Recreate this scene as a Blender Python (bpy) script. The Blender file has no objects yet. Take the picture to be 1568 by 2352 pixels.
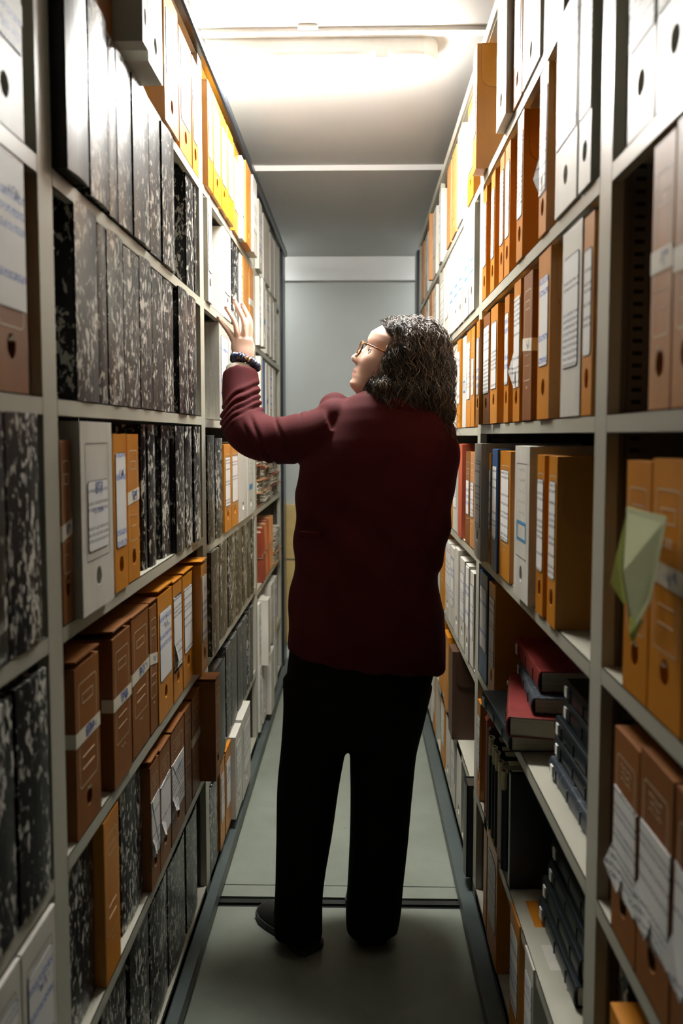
import bpy, bmesh, math, random
import numpy as np
from mathutils import Vector, Matrix, noise
random.seed(7)
SC = bpy.context.scene
COL = SC.collection
PI = math.pi

# ------------------------------------------------------------------ camera
F = 1830.0
pitch = math.atan(120 / F)
yaw = math.atan(38 / F * math.cos(pitch))
H = 1.45
cd = bpy.data.cameras.new('camera'); cam = bpy.data.objects.new('camera', cd); COL.objects.link(cam)
cam.location = (0, 0, H)
cam.rotation_euler = (PI / 2 - pitch, 0, yaw)
cd.sensor_fit = 'VERTICAL'; cd.sensor_height = 36; cd.sensor_width = 24
cd.lens = F / 2352 * 36
cd.shift_y = -56 / 2352
cd.clip_start = .02
cd.dof.use_dof = True; cd.dof.focus_distance = 2.32; cd.dof.aperture_fstop = 3.2
SC.camera = cam
SC.view_settings.view_transform = 'Standard'; SC.view_settings.look = 'None'
SC.view_settings.gamma = 1; SC.view_settings.use_curve_mapping = False
SC.view_settings.exposure = 2.0

# ------------------------------------------------------------------ materials
def newmat(name):
    m = bpy.data.materials.new(name); m.use_nodes = True
    nt = m.node_tree; b = nt.nodes['Principled BSDF']
    return m, nt, b
def setc(b, col, rough=.5, spec=.5, metal=0.):
    b.inputs['Base Color'].default_value = (*col, 1); b.inputs['Roughness'].default_value = rough
    b.inputs['Specular IOR Level'].default_value = spec; b.inputs['Metallic'].default_value = metal
def nd(nt, t, **kw):
    n = nt.nodes.new(t)
    for k, v in kw.items():
        if k in n.inputs: n.inputs[k].default_value = v
        else: setattr(n, k, v)
    return n
def objcoord(nt, scale=(1, 1, 1), jitter=True):
    tc = nt.nodes.new('ShaderNodeTexCoord'); mp = nt.nodes.new('ShaderNodeMapping')
    mp.inputs['Scale'].default_value = scale
    nt.links.new(tc.outputs['Object'], mp.inputs['Vector'])
    if jitter:
        oi = nt.nodes.new('ShaderNodeObjectInfo')
        ml = nd(nt, 'ShaderNodeMath', operation='MULTIPLY'); ml.inputs[1].default_value = 37.0
        nt.links.new(oi.outputs['Random'], ml.inputs[0])
        cx = nt.nodes.new('ShaderNodeCombineXYZ')
        nt.links.new(ml.outputs[0], cx.inputs[0]); nt.links.new(ml.outputs[0], cx.inputs[1])
        nt.links.new(cx.outputs[0], mp.inputs['Location'])
    return mp.outputs['Vector']
def ramp(nt, fac, stops):
    r = nt.nodes.new('ShaderNodeValToRGB'); e = r.color_ramp.elements
    while len(e) > 1: e.remove(e[0])
    e[0].position = stops[0][0]; e[0].color = (*stops[0][1], 1)
    for p, c in stops[1:]:
        x = e.new(p); x.color = (*c, 1)
    nt.links.new(fac, r.inputs['Fac']); return r.outputs['Color']
def g(v): return (v, v, v)
def addbump(nt, b, h, strength=.3, dist=.002):
    bp = nt.nodes.new('ShaderNodeBump'); bp.inputs['Strength'].default_value = strength; bp.inputs['Distance'].default_value = dist
    nt.links.new(h, bp.inputs['Height']); nt.links.new(bp.outputs['Normal'], b.inputs['Normal'])
def varied(name, c1, c2, rough=.55, scale=(8, 8, 3), spec=.4, bump=.15, bscale=120, dist=.001, metal=0.):
    m, nt, b = newmat(name); setc(b, c1, rough, spec, metal)
    v = objcoord(nt, scale)
    n = nd(nt, 'ShaderNodeTexNoise', Scale=1.0, Detail=5.0, Roughness=.6); nt.links.new(v, n.inputs['Vector'])
    nt.links.new(ramp(nt, n.outputs['Fac'], [(.32, c2), (.62, c1)]), b.inputs['Base Color'])
    if bump:
        v2 = objcoord(nt, (1, 1, 1)); n2 = nd(nt, 'ShaderNodeTexNoise', Scale=float(bscale), Detail=3.0); nt.links.new(v2, n2.inputs['Vector'])
        addbump(nt, b, n2.outputs['Fac'], bump, dist)
    return m
def marble(name, base, fleck, t0=.556, rough=.24):
    m, nt, b = newmat(name); setc(b, base, rough, .55)
    v = objcoord(nt, (1, 1, .5))
    n = nd(nt, 'ShaderNodeTexNoise', Scale=104.0, Detail=2.5, Roughness=.55, Distortion=.6); nt.links.new(v, n.inputs['Vector'])
    n2 = nd(nt, 'ShaderNodeTexNoise', Scale=14.0, Detail=2.0); nt.links.new(v, n2.inputs['Vector'])
    ma = nd(nt, 'ShaderNodeMath', operation='MULTIPLY_ADD'); ma.inputs[1].default_value = .38; ma.inputs[2].default_value = -.19
    nt.links.new(n2.outputs['Fac'], ma.inputs[0])
    ad = nd(nt, 'ShaderNodeMath', operation='ADD'); nt.links.new(n.outputs['Fac'], ad.inputs[0]); nt.links.new(ma.outputs[0], ad.inputs[1])
    c = ramp(nt, ad.outputs[0], [(t0, base), (t0 + .03, tuple(x * .5 for x in fleck)), (t0 + .06, fleck)])
    nt.links.new(c, b.inputs['Base Color'])
    n3 = nd(nt, 'ShaderNodeTexNoise', Scale=9.0, Detail=3.0); v3 = objcoord(nt, (1, 1, .25)); nt.links.new(v3, n3.inputs['Vector'])
    nt.links.new(ramp(nt, n3.outputs['Fac'], [(.3, g(rough)), (.7, g(rough + .16))]), b.inputs['Roughness'])
    addbump(nt, b, n3.outputs['Fac'], .35, .004)
    return m
def corrug(name, c1, c2, rough=.38, rib=.0035, spec=.5):
    m, nt, b = newmat(name); setc(b, c1, rough, spec)
    v = objcoord(nt, (5, 5, 2))
    n = nd(nt, 'ShaderNodeTexNoise', Scale=1.6, Detail=4.0, Roughness=.6); nt.links.new(v, n.inputs['Vector'])
    nt.links.new(ramp(nt, n.outputs['Fac'], [(.33, c2), (.6, c1)]), b.inputs['Base Color'])
    v2 = objcoord(nt, (1, 1, 0), False)
    w = nd(nt, 'ShaderNodeTexWave', Scale=1 / rib / 6.28, Distortion=.0); w.bands_direction = 'DIAGONAL'
    nt.links.new(v2, w.inputs['Vector']); addbump(nt, b, w.outputs['Fac'], .12, .0006)
    return m
def printed(name, ink, paper=(.66, .66, .63), pitch=.0105, dens=.47):
    """paper with lines of small illegible print or handwriting"""
    m, nt, b = newmat(name); setc(b, paper, .55, .3)
    tc = nt.nodes.new('ShaderNodeTexCoord'); sp = nt.nodes.new('ShaderNodeSeparateXYZ'); nt.links.new(tc.outputs['Object'], sp.inputs[0])
    oi = nt.nodes.new('ShaderNodeObjectInfo')
    a = nd(nt, 'ShaderNodeMath', operation='DIVIDE'); a.inputs[1].default_value = pitch; nt.links.new(sp.outputs['Z'], a.inputs[0])
    fr = nd(nt, 'ShaderNodeMath', operation='FRACT'); nt.links.new(a.outputs[0], fr.inputs[0])
    fl = nd(nt, 'ShaderNodeMath', operation='FLOOR'); nt.links.new(a.outputs[0], fl.inputs[0])
    inl = nd(nt, 'ShaderNodeMath', operation='LESS_THAN'); inl.inputs[1].default_value = .52; nt.links.new(fr.outputs[0], inl.inputs[0])
    # which rows carry text
    wn = nt.nodes.new('ShaderNodeTexWhiteNoise'); wn.noise_dimensions = '2D'
    cx = nt.nodes.new('ShaderNodeCombineXYZ'); nt.links.new(fl.outputs[0], cx.inputs[0]); nt.links.new(oi.outputs['Random'], cx.inputs[1]); nt.links.new(cx.outputs[0], wn.inputs['Vector'])
    row = nd(nt, 'ShaderNodeMath', operation='LESS_THAN'); row.inputs[1].default_value = dens; nt.links.new(wn.outputs['Value'], row.inputs[0])
    v = objcoord(nt, (1, 1.3, .9)); n = nd(nt, 'ShaderNodeTexNoise', Scale=420.0, Detail=1.0); nt.links.new(v, n.inputs['Vector'])
    st = nd(nt, 'ShaderNodeMath', operation='GREATER_THAN'); st.inputs[1].default_value = .5; nt.links.new(n.outputs['Fac'], st.inputs[0])
    m1 = nd(nt, 'ShaderNodeMath', operation='MULTIPLY'); nt.links.new(inl.outputs[0], m1.inputs[0]); nt.links.new(row.outputs[0], m1.inputs[1])
    m2 = nd(nt, 'ShaderNodeMath', operation='MULTIPLY'); nt.links.new(m1.outputs[0], m2.inputs[0]); nt.links.new(st.outputs[0], m2.inputs[1])
    mx = nt.nodes.new('ShaderNodeMix'); mx.data_type = 'RGBA'
    nt.links.new(m2.outputs[0], mx.inputs['Factor']); mx.inputs['A'].default_value = (*paper, 1); mx.inputs['B'].default_value = (*ink, 1)
    nt.links.new(mx.outputs['Result'], b.inputs['Base Color'])
    v2 = objcoord(nt); n2 = nd(nt, 'ShaderNodeTexNoise', Scale=18.0, Detail=2.0); nt.links.new(v2, n2.inputs['Vector']); addbump(nt, b, n2.outputs['Fac'], .3, .004)
    return m
M = {}
M['marble'] = marble('black_mottled_board', (.010, .010, .011), (.55, .53, .47))
M['olive'] = marble('olive_mottled_board', (.060, .047, .026), (.46, .44, .38), .585, .34)
M['greyboard'] = marble('grey_mottled_board', (.07, .073, .068), (.30, .30, .27), .60, .4)
M['black'] = varied('black_board', (.010, .010, .012), (.018, .018, .02), .33, bump=.1)
M['orange'] = corrug('orange_corrugated_plastic', (.50, .19, .009), (.41, .145, .006))
M['brown'] = corrug('brown_cardboard', (.22, .078, .012), (.16, .052, .008), .5, spec=.35)
M['tan'] = corrug('tan_cardboard', (.43, .20, .065), (.36, .155, .045), .5, spec=.35)
M['darkbrown'] = varied('dark_brown_board', (.085, .040, .020), (.055, .026, .014), .5)
M['white'] = varied('white_board', (.56, .545, .48), (.45, .43, .37), .5, (10, 10, 4), bump=.3, bscale=40, dist=.002)
M['grey'] = varied('grey_linen', (.36, .35, .31), (.28, .275, .245), .75, (160, 160, 14), bump=.5, bscale=300, dist=.001)
M['navy'] = varied('navy_board', (.022, .075, .20), (.015, .05, .14), .35)
M['rust'] = varied('rust_card', (.42, .085, .035), (.30, .055, .025), .55)
M['red'] = varied('oxblood_leather', (.20, .022, .018), (.13, .014, .012), .42, (20, 20, 20), bump=.4, bscale=260)
M['kraft_edge'] = varied('kraft_edge', (.55, .36, .17), (.4, .25, .11), .8, bump=0)
M['pages'] = varied('book_pages', (.50, .46, .36), (.36, .33, .25), .8, (2, 2, 320), bump=.4, bscale=200)
M['cream_tube'] = varied('cream_plastic', (.50, .46, .27), (.36, .33, .17), .35, (40, 40, 40), bump=0)
M['paper'] = varied('plain_paper', (.80, .80, .76), (.72, .72, .67), .6, bump=.3, bscale=20, dist=.004)
M['print'] = printed('printed_label_paper', (.10, .11, .13))
M['hand'] = printed('handwritten_label_paper', (.06, .13, .42), pitch=.021, dens=.5)
M['tape'] = varied('masking_tape', (.66, .62, .50), (.58, .54, .43), .5, bump=.2)
M['ink_blue'] = varied('blue_ink', (.03, .07, .32), (.02, .05, .25), .5, bump=0)
M['ink_black'] = varied('black_ink', (.03, .03, .035), (.02, .02, .02), .5, bump=0)
M['ink_white'] = varied('pale_printing_ink', (.62, .52, .36), (.5, .40, .27), .55, bump=0)
M['print_blue'] = varied('blue_print', (.05, .22, .42), (.04, .17, .34), .5, bump=0)
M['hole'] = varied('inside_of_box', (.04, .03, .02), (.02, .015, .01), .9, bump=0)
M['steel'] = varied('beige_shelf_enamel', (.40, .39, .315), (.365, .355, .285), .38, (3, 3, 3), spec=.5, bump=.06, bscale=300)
M['steel_in'] = varied('grey_shelf_enamel', (.12, .115, .095), (.10, .095, .08), .5, (3, 3, 3), bump=.06)  # shelf enamel darkened: shade on side and inner panels put into the colour
M['slot'] = varied('slot_shadow', (.008, .008, .008), (.005, .005, .005), .9, bump=0)
M['blackrail'] = varied('black_rubber_rail', (.020, .026, .034), (.014, .018, .024), .28, (10, 2, 10), bump=.05)
M['carriage'] = varied('grey_green_carriage', (.085, .105, .10), (.065, .08, .078), .42, (4, 4, 4), bump=.05)
M['wire'] = varied('dull_wire', (.3, .28, .22), (.2, .19, .15), .4, metal=.8, bump=0)
M['greenpaper'] = varied('yellow_green_paper', (.52, .60, .13), (.43, .52, .09), .55, bump=.2, bscale=30)
M['palegreen'] = varied('pale_green_paper', (.58, .62, .36), (.52, .56, .30), .6, bump=.2, bscale=30)

# ------------------------------------------------------------------ mesh helpers
def link(name, mesh, mats, parent=None, loc=None, rot=None):
    o = bpy.data.objects.new(name, mesh)
    for m in (mats if isinstance(mats, (list, tuple)) else [mats]): mesh.materials.append(m)
    COL.objects.link(o)
    if parent is not None: o.parent = parent
    if loc is not None: o.location = loc
    if rot is not None: o.rotation_euler = rot
    return o
def bmobj(name, bm, mats, parent=None, loc=None, rot=None, smooth=False):
    me = bpy.data.meshes.new(name)
    bmesh.ops.recalc_face_normals(bm, faces=bm.faces[:])
    bm.to_mesh(me); bm.free()
    if smooth:
        for p in me.polygons: p.use_smooth = True
    return link(name, me, mats, parent, loc, rot)
def tag(o, label, cat, group=None):
    o['label'] = label; o['category'] = cat
    if group: o['group'] = group
    return o
def struct(o): o['kind'] = 'structure'; return o
def empty(name, loc=(0, 0, 0), rot=(0, 0, 0)):
    o = bpy.data.objects.new(name, None); o.empty_display_size = .05
    COL.objects.link(o); o.location = loc; o.rotation_euler = rot; return o
def box(bm, x0, x1, y0, y1, z0, z1, mi=0, bev=0.):
    vs = [bm.verts.new(p) for p in ((x0, y0, z0), (x1, y0, z0), (x1, y1, z0), (x0, y1, z0), (x0, y0, z1), (x1, y0, z1), (x1, y1, z1), (x0, y1, z1))]
    fs = [bm.faces.new([vs[i] for i in q]) for q in ((0, 3, 2, 1), (4, 5, 6, 7), (0, 1, 5, 4), (1, 2, 6, 5), (2, 3, 7, 6), (3, 0, 4, 7))]
    for f in fs: f.material_index = mi
    if bev:
        es = list({e for f in fs for e in f.edges})
        r = bmesh.ops.bevel(bm, geom=es, offset=bev, segments=2, affect='EDGES', profile=.5)
        for f in r['faces']: f.material_index = mi
    return vs
def quadface(bm, pts, mi=0):
    f = bm.faces.new([bm.verts.new(p) for p in pts]); f.material_index = mi; return f
def rrect(w, h, r, n=4):
    """rounded rectangle outline, centred, in (y,z)"""
    out = []
    for cx, cy, a0 in ((w / 2 - r, h / 2 - r, 0), (-w / 2 + r, h / 2 - r, 90), (-w / 2 + r, -h / 2 + r, 180), (w / 2 - r, -h / 2 + r, 270)):
        for i in range(n + 1):
            a = math.radians(a0 + 90 * i / n); out.append((cx + r * math.cos(a), cy + r * math.sin(a)))
    return out
def plate(bm, x0, x1, yc, zc, w, h, r=.004, mi=0, wob=0, edge_mi=None):
    """thin rounded plate lying in the y-z plane between x0 (back) and x1 (front)"""
    o = rrect(w, h, min(r, w / 2.1, h / 2.1))
    if wob: o = [(a + random.uniform(-wob, wob), b + random.uniform(-wob, wob)) for a, b in o]
    A = [bm.verts.new((x0, yc + a, zc + b)) for a, b in o]; B = [bm.verts.new((x1, yc + a, zc + b)) for a, b in o]
    f = bm.faces.new(B); f.material_index = mi
    n = len(o)
    for i in range(n):
        q = bm.faces.new((A[i], A[(i + 1) % n], B[(i + 1) % n], B[i])); q.material_index = mi if edge_mi is None else edge_mi
def outline(bm, x, yc, zc, w, h, r, t, mi):
    """printed rounded frame line of thickness t"""
    a = rrect(w, h, r); b = rrect(w - 2 * t, h - 2 * t, max(r - t, .0005)); n = len(a)
    A = [bm.verts.new((x, yc + p, zc + q)) for p, q in a]; B = [bm.verts.new((x, yc + p, zc + q)) for p, q in b]
    for i in range(n):
        f = bm.faces.new((A[i], A[(i + 1) % n], B[(i + 1) % n], B[i])); f.material_index = mi
def strokes(bm, x, yc, zc, w, h, rows, mi, seed=0, amp=.3, t=.0012):
    """rows of small scribbled strokes: thin zig-zag ribbons"""
    rnd = random.Random(seed); n = 14
    for k in range(rows):
        z0 = zc + h / 2 - h * (k + .5) / rows; hh = h / rows * amp; L = w * rnd.uniform(.65, 1); y0 = yc - L / 2
        prev = None
        for i in range(n + 1):
            if rnd.random() < .12: prev = None
            y = y0 + L * i / n; z = z0 + rnd.uniform(-hh, hh)
            if prev is not None:
                d = Vector((0, y - prev[0], z - prev[1])).normalized(); nn = Vector((0, -d.z, d.y)) * t / 2
                p, q = Vector((x, prev[0], prev[1])), Vector((x, y, z))
                quadface(bm, (p - nn, q - nn, q + nn, p + nn), mi)
            prev = (y, z)
def text_into(bm, body, x, yc, zc, size, mi, mirror=False, stretch=1.0, rotz=0.):
    """flat letters on a face whose normal is +x; written along +y"""
    cu = bpy.data.curves.new('lettering', 'FONT'); cu.body = body; cu.size = size; cu.align_x = 'CENTER'; cu.align_y = 'CENTER'; cu.resolution_u = 2
    o = bpy.data.objects.new('lettering', cu); COL.objects.link(o)
    dg = bpy.context.evaluated_depsgraph_get(); me = bpy.data.meshes.new_from_object(o.evaluated_get(dg))
    s = -1 if mirror else 1
    idx = [bm.verts.new((x, yc + s * v.co.x * stretch, zc + v.co.y)) for v in me.vertices]
    for p in me.polygons:
        try:
            f = bm.faces.new([idx[i] for i in p.vertices]); f.material_index = mi
        except ValueError: pass
    bpy.data.objects.remove(o); bpy.data.curves.remove(cu); bpy.data.meshes.remove(me)

def shell(bm, w, h, d, hole=None, mi=0, rim_mi=None, depth=.035):
    """box body, front face at x=0 (normal +x), back at -d; optional elliptical finger hole with a real recess"""
    b = .0012
    n = 20
    y0, y1 = -w / 2, w / 2
    if not hole:
        box(bm, -d, 0, y0, y1, 0, h, mi, b); return
    hz, ry, rz = hole
    # outer rectangle ring points, matched by angle with the ellipse
    ell, rec = [], []
    for i in range(n):
        a = 2 * PI * i / n; c, s = math.cos(a), math.sin(a)
        ell.append((ry * c * (1 + random.uniform(-.05, .05)), hz + rz * s * (1 + random.uniform(-.05, .05))))
        hw, up, dn = w / 2, h - hz, hz
        t = min((hw / abs(c)) if abs(c) > 1e-6 else 1e9, ((up if s > 0 else dn) / abs(s)) if abs(s) > 1e-6 else 1e9)
        rec.append((t * c, hz + t * s))
    # insert corners
    pts = []
    for i in range(n):
        pts.append((rec[i], ell[i]))
    R = [bm.verts.new((0, p[0], p[1])) for p in rec]; E = [bm.verts.new((0, p[0], p[1])) for p in ell]
    C = {}
    for cy in (y0, y1):
        for cz in (0, h): C[(cy, cz)] = bm.verts.new((0, cy, cz))
    def side(p):
        if abs(p[0] - y1) < 1e-6: return 0
        if abs(p[1] - h) < 1e-6: return 1
        if abs(p[0] - y0) < 1e-6: return 2
        return 3
    corner = {(0, 1): (y1, h), (1, 2): (y0, h), (2, 3): (y0, 0), (3, 0): (y1, 0)}
    border = []
    for i in range(n):
        j = (i + 1) % n; si, sj = side(rec[i]), side(rec[j]); border.append(R[i])
        if si == sj: f = bm.faces.new((E[i], R[i], R[j], E[j]))
        else:
            cv = C[corner[(si, sj)]]; border.append(cv); f = bm.faces.new((E[i], R[i], cv, R[j], E[j]))
        f.material_index = mi
    Q = [bm.verts.new((-depth, p[0] * 1.0, p[1])) for p in ell]
    for i in range(n):
        j = (i + 1) % n; f = bm.faces.new((E[i], E[j], Q[j], Q[i])); f.material_index = mi
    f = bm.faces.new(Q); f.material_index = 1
    back = [bm.verts.new((-d, v.co.y, v.co.z)) for v in border]
    m = len(border)
    for i in range(m):
        j = (i + 1) % m; f = bm.faces.new((border[i], border[j], back[j], back[i])); f.material_index = mi
    f = bm.faces.new(back[::-1]); f.material_index = mi

BODYMAT = {'M': 'marble', 'm': 'olive', 'g': 'greyboard', 'K': 'black', 'O': 'orange', 'A': 'orange', 'B': 'brown', 'T': 'tan',
           'W': 'white', 'V': 'grey', 'N': 'navy', 'R': 'rust', 'D': 'darkbrown'}
KNAME = {'M': 'box_file', 'm': 'box_file', 'g': 'box_file', 'K': 'box_file', 'V': 'box_file'}
SERIAL = [0]
def make_box(kind, w, h, d, fl, side):
    """one archive box; local origin at the middle of its front bottom edge, +x is out of the shelf"""
    SERIAL[0] += 1; sd = SERIAL[0]; rnd = random.Random(sd * 13)
    name = KNAME.get(kind, 'archive_box')
    root = empty(name)
    mat = M[BODYMAT[kind]]
    bm = bmesh.new()
    lidded = kind in 'OABTWD'
    hb = h - (.006 if lidded else 0)
    hole = None
    if 'h' in fl and kind != 'A':
        hole = (h * rnd.uniform(.16, .2), min(.0135, w * .2), .0165)
    if kind in 'MmgK':
        # book-like case: two cover boards and a rounded spine round a slightly smaller block
        t = .0025
        box(bm, -d, -.001, -w / 2, -w / 2 + t, 0, h, 0, .0008)
        box(bm, -d, -.001, w / 2 - t, w / 2, 0, h, 0, .0008)
        n = 6; pr = []
        for i in range(n + 1):
            y = -w / 2 + w * i / n; pr.append((y, .0035 * math.sin(PI * i / n)))
        for a, b_ in zip(pr[:-1], pr[1:]):
            q = [bm.verts.new(p) for p in ((a[1], a[0], 0), (b_[1], b_[0], 0), (b_[1], b_[0], h), (a[1], a[0], h), (-.004, a[0], 0), (-.004, b_[0], 0), (-.004, b_[0], h), (-.004, a[0], h))]
            for s_ in ((0, 1, 2, 3), (4, 7, 6, 5), (0, 4, 5, 1), (3, 2, 6, 7), (1, 5, 6, 2), (0, 3, 7, 4)): bm.faces.new([q[k] for k in s_])
        box(bm, -d + .004, -.006, -w / 2 + t, w / 2 - t, .003, h - .004, 2)
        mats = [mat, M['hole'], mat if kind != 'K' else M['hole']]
    else:
        shell(bm, w, hb, d, hole)
        mats = [mat, M['hole'], M['ink_white'] if kind in 'OABTD' else M['print_blue'], M['ink_black'], M['kraft_edge']]
        x = .0005
        if kind == 'A':
            for i in range(9):
                y = -w / 2 - .0004; xx = -.012 - i * .02
                box(bm, xx, xx + .006, y - .002, y, .004, hb - .01, 0)
        if 'F' in fl:
            fw = w * .74; z0, z1 = h * .27, h * .88; cz = (z0 + z1) / 2
            if kind == 'W':
                outline(bm, x, 0, cz, fw, z1 - z0, .006, .0012, 3)
            else:
                outline(bm, x, 0, cz, fw, z1 - z0, .008, .0016, 2)
                if 'L' not in fl and 'X' not in fl:
                    outline(bm, x, 0, h * .78, fw * .6, h * .06, .001, .0018, 2)
                    for q in (.44, .37):
                        box(bm, 0, x, -fw * .33, fw * .33, h * q, h * q + .0008, 2)
                else:
                    strokes(bm, x, 0, h * .81, fw * .6, h * .09, 3, 2, sd, .25, .0016)
                strokes(bm, x, 0, h * .225, fw * .3, h * .025, 1, 2, sd + 1, .5, .0016)
        if 'B' in fl:
            zc = h * .38
            if kind == 'W' and side == 'L':
                plate(bm, 0, x, 0, zc, w * .5, h * .075, .001, 2)
            else:
                outline(bm, x, 0, zc + .02, w * .62, h * .13, .001, .0065, 2)
            strokes(bm, x, 0, h * .7, w * .6, h * .35, 5, 3, sd, .16, .0009)
    o = bmobj('body', bm, mats, root)
    ym = 1
    if lidded:
        bm = bmesh.new()
        lift = .0
        if 'o' in fl: lift = rnd.uniform(.004, .014)
        # top flap: sloping sheet with a slight arch, front lip
        n = 8; t = .0028; A = []
        ex = .0015 if 'o' in fl else .0
        for i in range(n + 1):
            u = i / n; xx = -d + (d + ex) * u; zz = hb + lift * u ** 2 + .0035 * math.sin(PI * u) * (1 if 'o' in fl else .3)
            A.append((xx, zz))
        for (a, za), (b_, zb) in zip(A[:-1], A[1:]):
            q = [bm.verts.new(p) for p in ((a, -w / 2, za), (b_, -w / 2, zb), (b_, w / 2, zb), (a, w / 2, za), (a, -w / 2, za + t), (b_, -w / 2, zb + t), (b_, w / 2, zb + t), (a, w / 2, za + t))]
            for s_ in ((0, 3, 2, 1), (4, 5, 6, 7), (0, 1, 5, 4), (1, 2, 6, 5), (2, 3, 7, 6), (3, 0, 4, 7)): bm.faces.new([q[k] for k in s_])
        if 'f' in fl or kind == 'A':
            # flap folded down over the side that faces the near end of the aisle, lower front corner rounded
            fy = -w / 2 if side == 'L' else w / 2
            sg = -1 if fy < 0 else 1; L_ = h * rnd.uniform(.33, .42); rr = .03; x0, x1 = -d * .96, -.012
            pts = [(x0, hb + t), (x1, hb + t), (x1, hb - L_ + rr)]
            for i in range(1, 6):
                a = PI / 2 * i / 5; pts.append((x1 - rr + rr * math.cos(a), hb - L_ + rr - rr * math.sin(a)))
            pts.append((x0, hb - L_))
            P0 = [bm.verts.new((p, fy, q)) for p, q in pts]; P1 = [bm.verts.new((p, fy + sg * .0026, q)) for p, q in pts]
            bm.faces.new(P0); bm.faces.new(P1[::-1])
            for i in range(len(pts)):
                j = (i + 1) % len(pts); bm.faces.new((P0[i], P0[j], P1[j], P1[i]))
        bmobj('lid', bm, mat, root)
    if 'T' in fl:
        bm = bmesh.new(); zc = h * rnd.uniform(.50, .58); th = h * .085; tl = rnd.uniform(-.006, .006)
        ov = .022
        v = [(.0009, -w / 2 - .0008, zc - th / 2 - tl), (.0009, w / 2 + .0008, zc - th / 2 + tl), (.0009, w / 2 + .0008, zc + th / 2 + tl), (.0009, -w / 2 - .0008, zc + th / 2 - tl)]
        quadface(bm, v, 0)
        for s_, (a, b_) in ((-1, (0, 3)), (1, (1, 2))):
            p, q = v[a], v[b_]
            quadface(bm, (p, q, (-ov, q[1], q[2]), (-ov, p[1], p[2])), 0)
        strokes(bm, .0012, w * .12, zc + tl * .3, w * .5, th * .8, 1, 1, sd, .5, .0015)
        bmobj('tape', bm, [M['tape'], M['ink_blue']], root)
    if any(c in fl for c in 'LSCXx'):
        bm = bmesh.new()
        if 'X' in fl:
            lh, lz, lw, wb = h * .46, h * .47, w * .92, .004
        elif 'C' in fl:
            lh, lz, lw, wb = h * .62, h * .66, w * .93, .001
        elif 'S' in fl:
            lh, lz, lw, wb = h * .36, h * .5, w * .62, .0
        elif 'x' in fl:
            lh, lz, lw, wb = h * .62, h * .56, w * .86, .004
        else:
            lh, lz, lw, wb = h * rnd.uniform(.52, .60), h * rnd.uniform(.55, .58), w * rnd.uniform(.68, .8), 0
        edge = 0 if 'C' in fl or 'X' in fl else 1
        if edge: plate(bm, .0, .0009, 0, lz, lw + .003, lh + .003, .008, 1)
        plate(bm, .0, .0014, 0, lz, lw, lh, .007 if wb == 0 else .002, 0, wb)
        if 'x' in fl or 'X' in fl:
            # a loose corner curling away from the box
            quadface(bm, ((.0014, -lw / 2, lz - lh * .1), (.012, -lw / 2 - .004, lz - lh * .32), (.006, -lw * .1, lz - lh * .5), (.0014, 0, lz - lh * .3)), 0)
        if sd % 3 == 0 and side == 'L': strokes(bm, .0017, lw * .08, lz + lh * .28, lw * .55, .016, 1, 2, sd, .6, .0018)
        bmobj('label_sticker', bm, [M['hand'] if (sd * 7) % 3 == 0 and 'X' not in fl else M['print'], M['ink_black'], M['ink_blue']], root)
    return root

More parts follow.
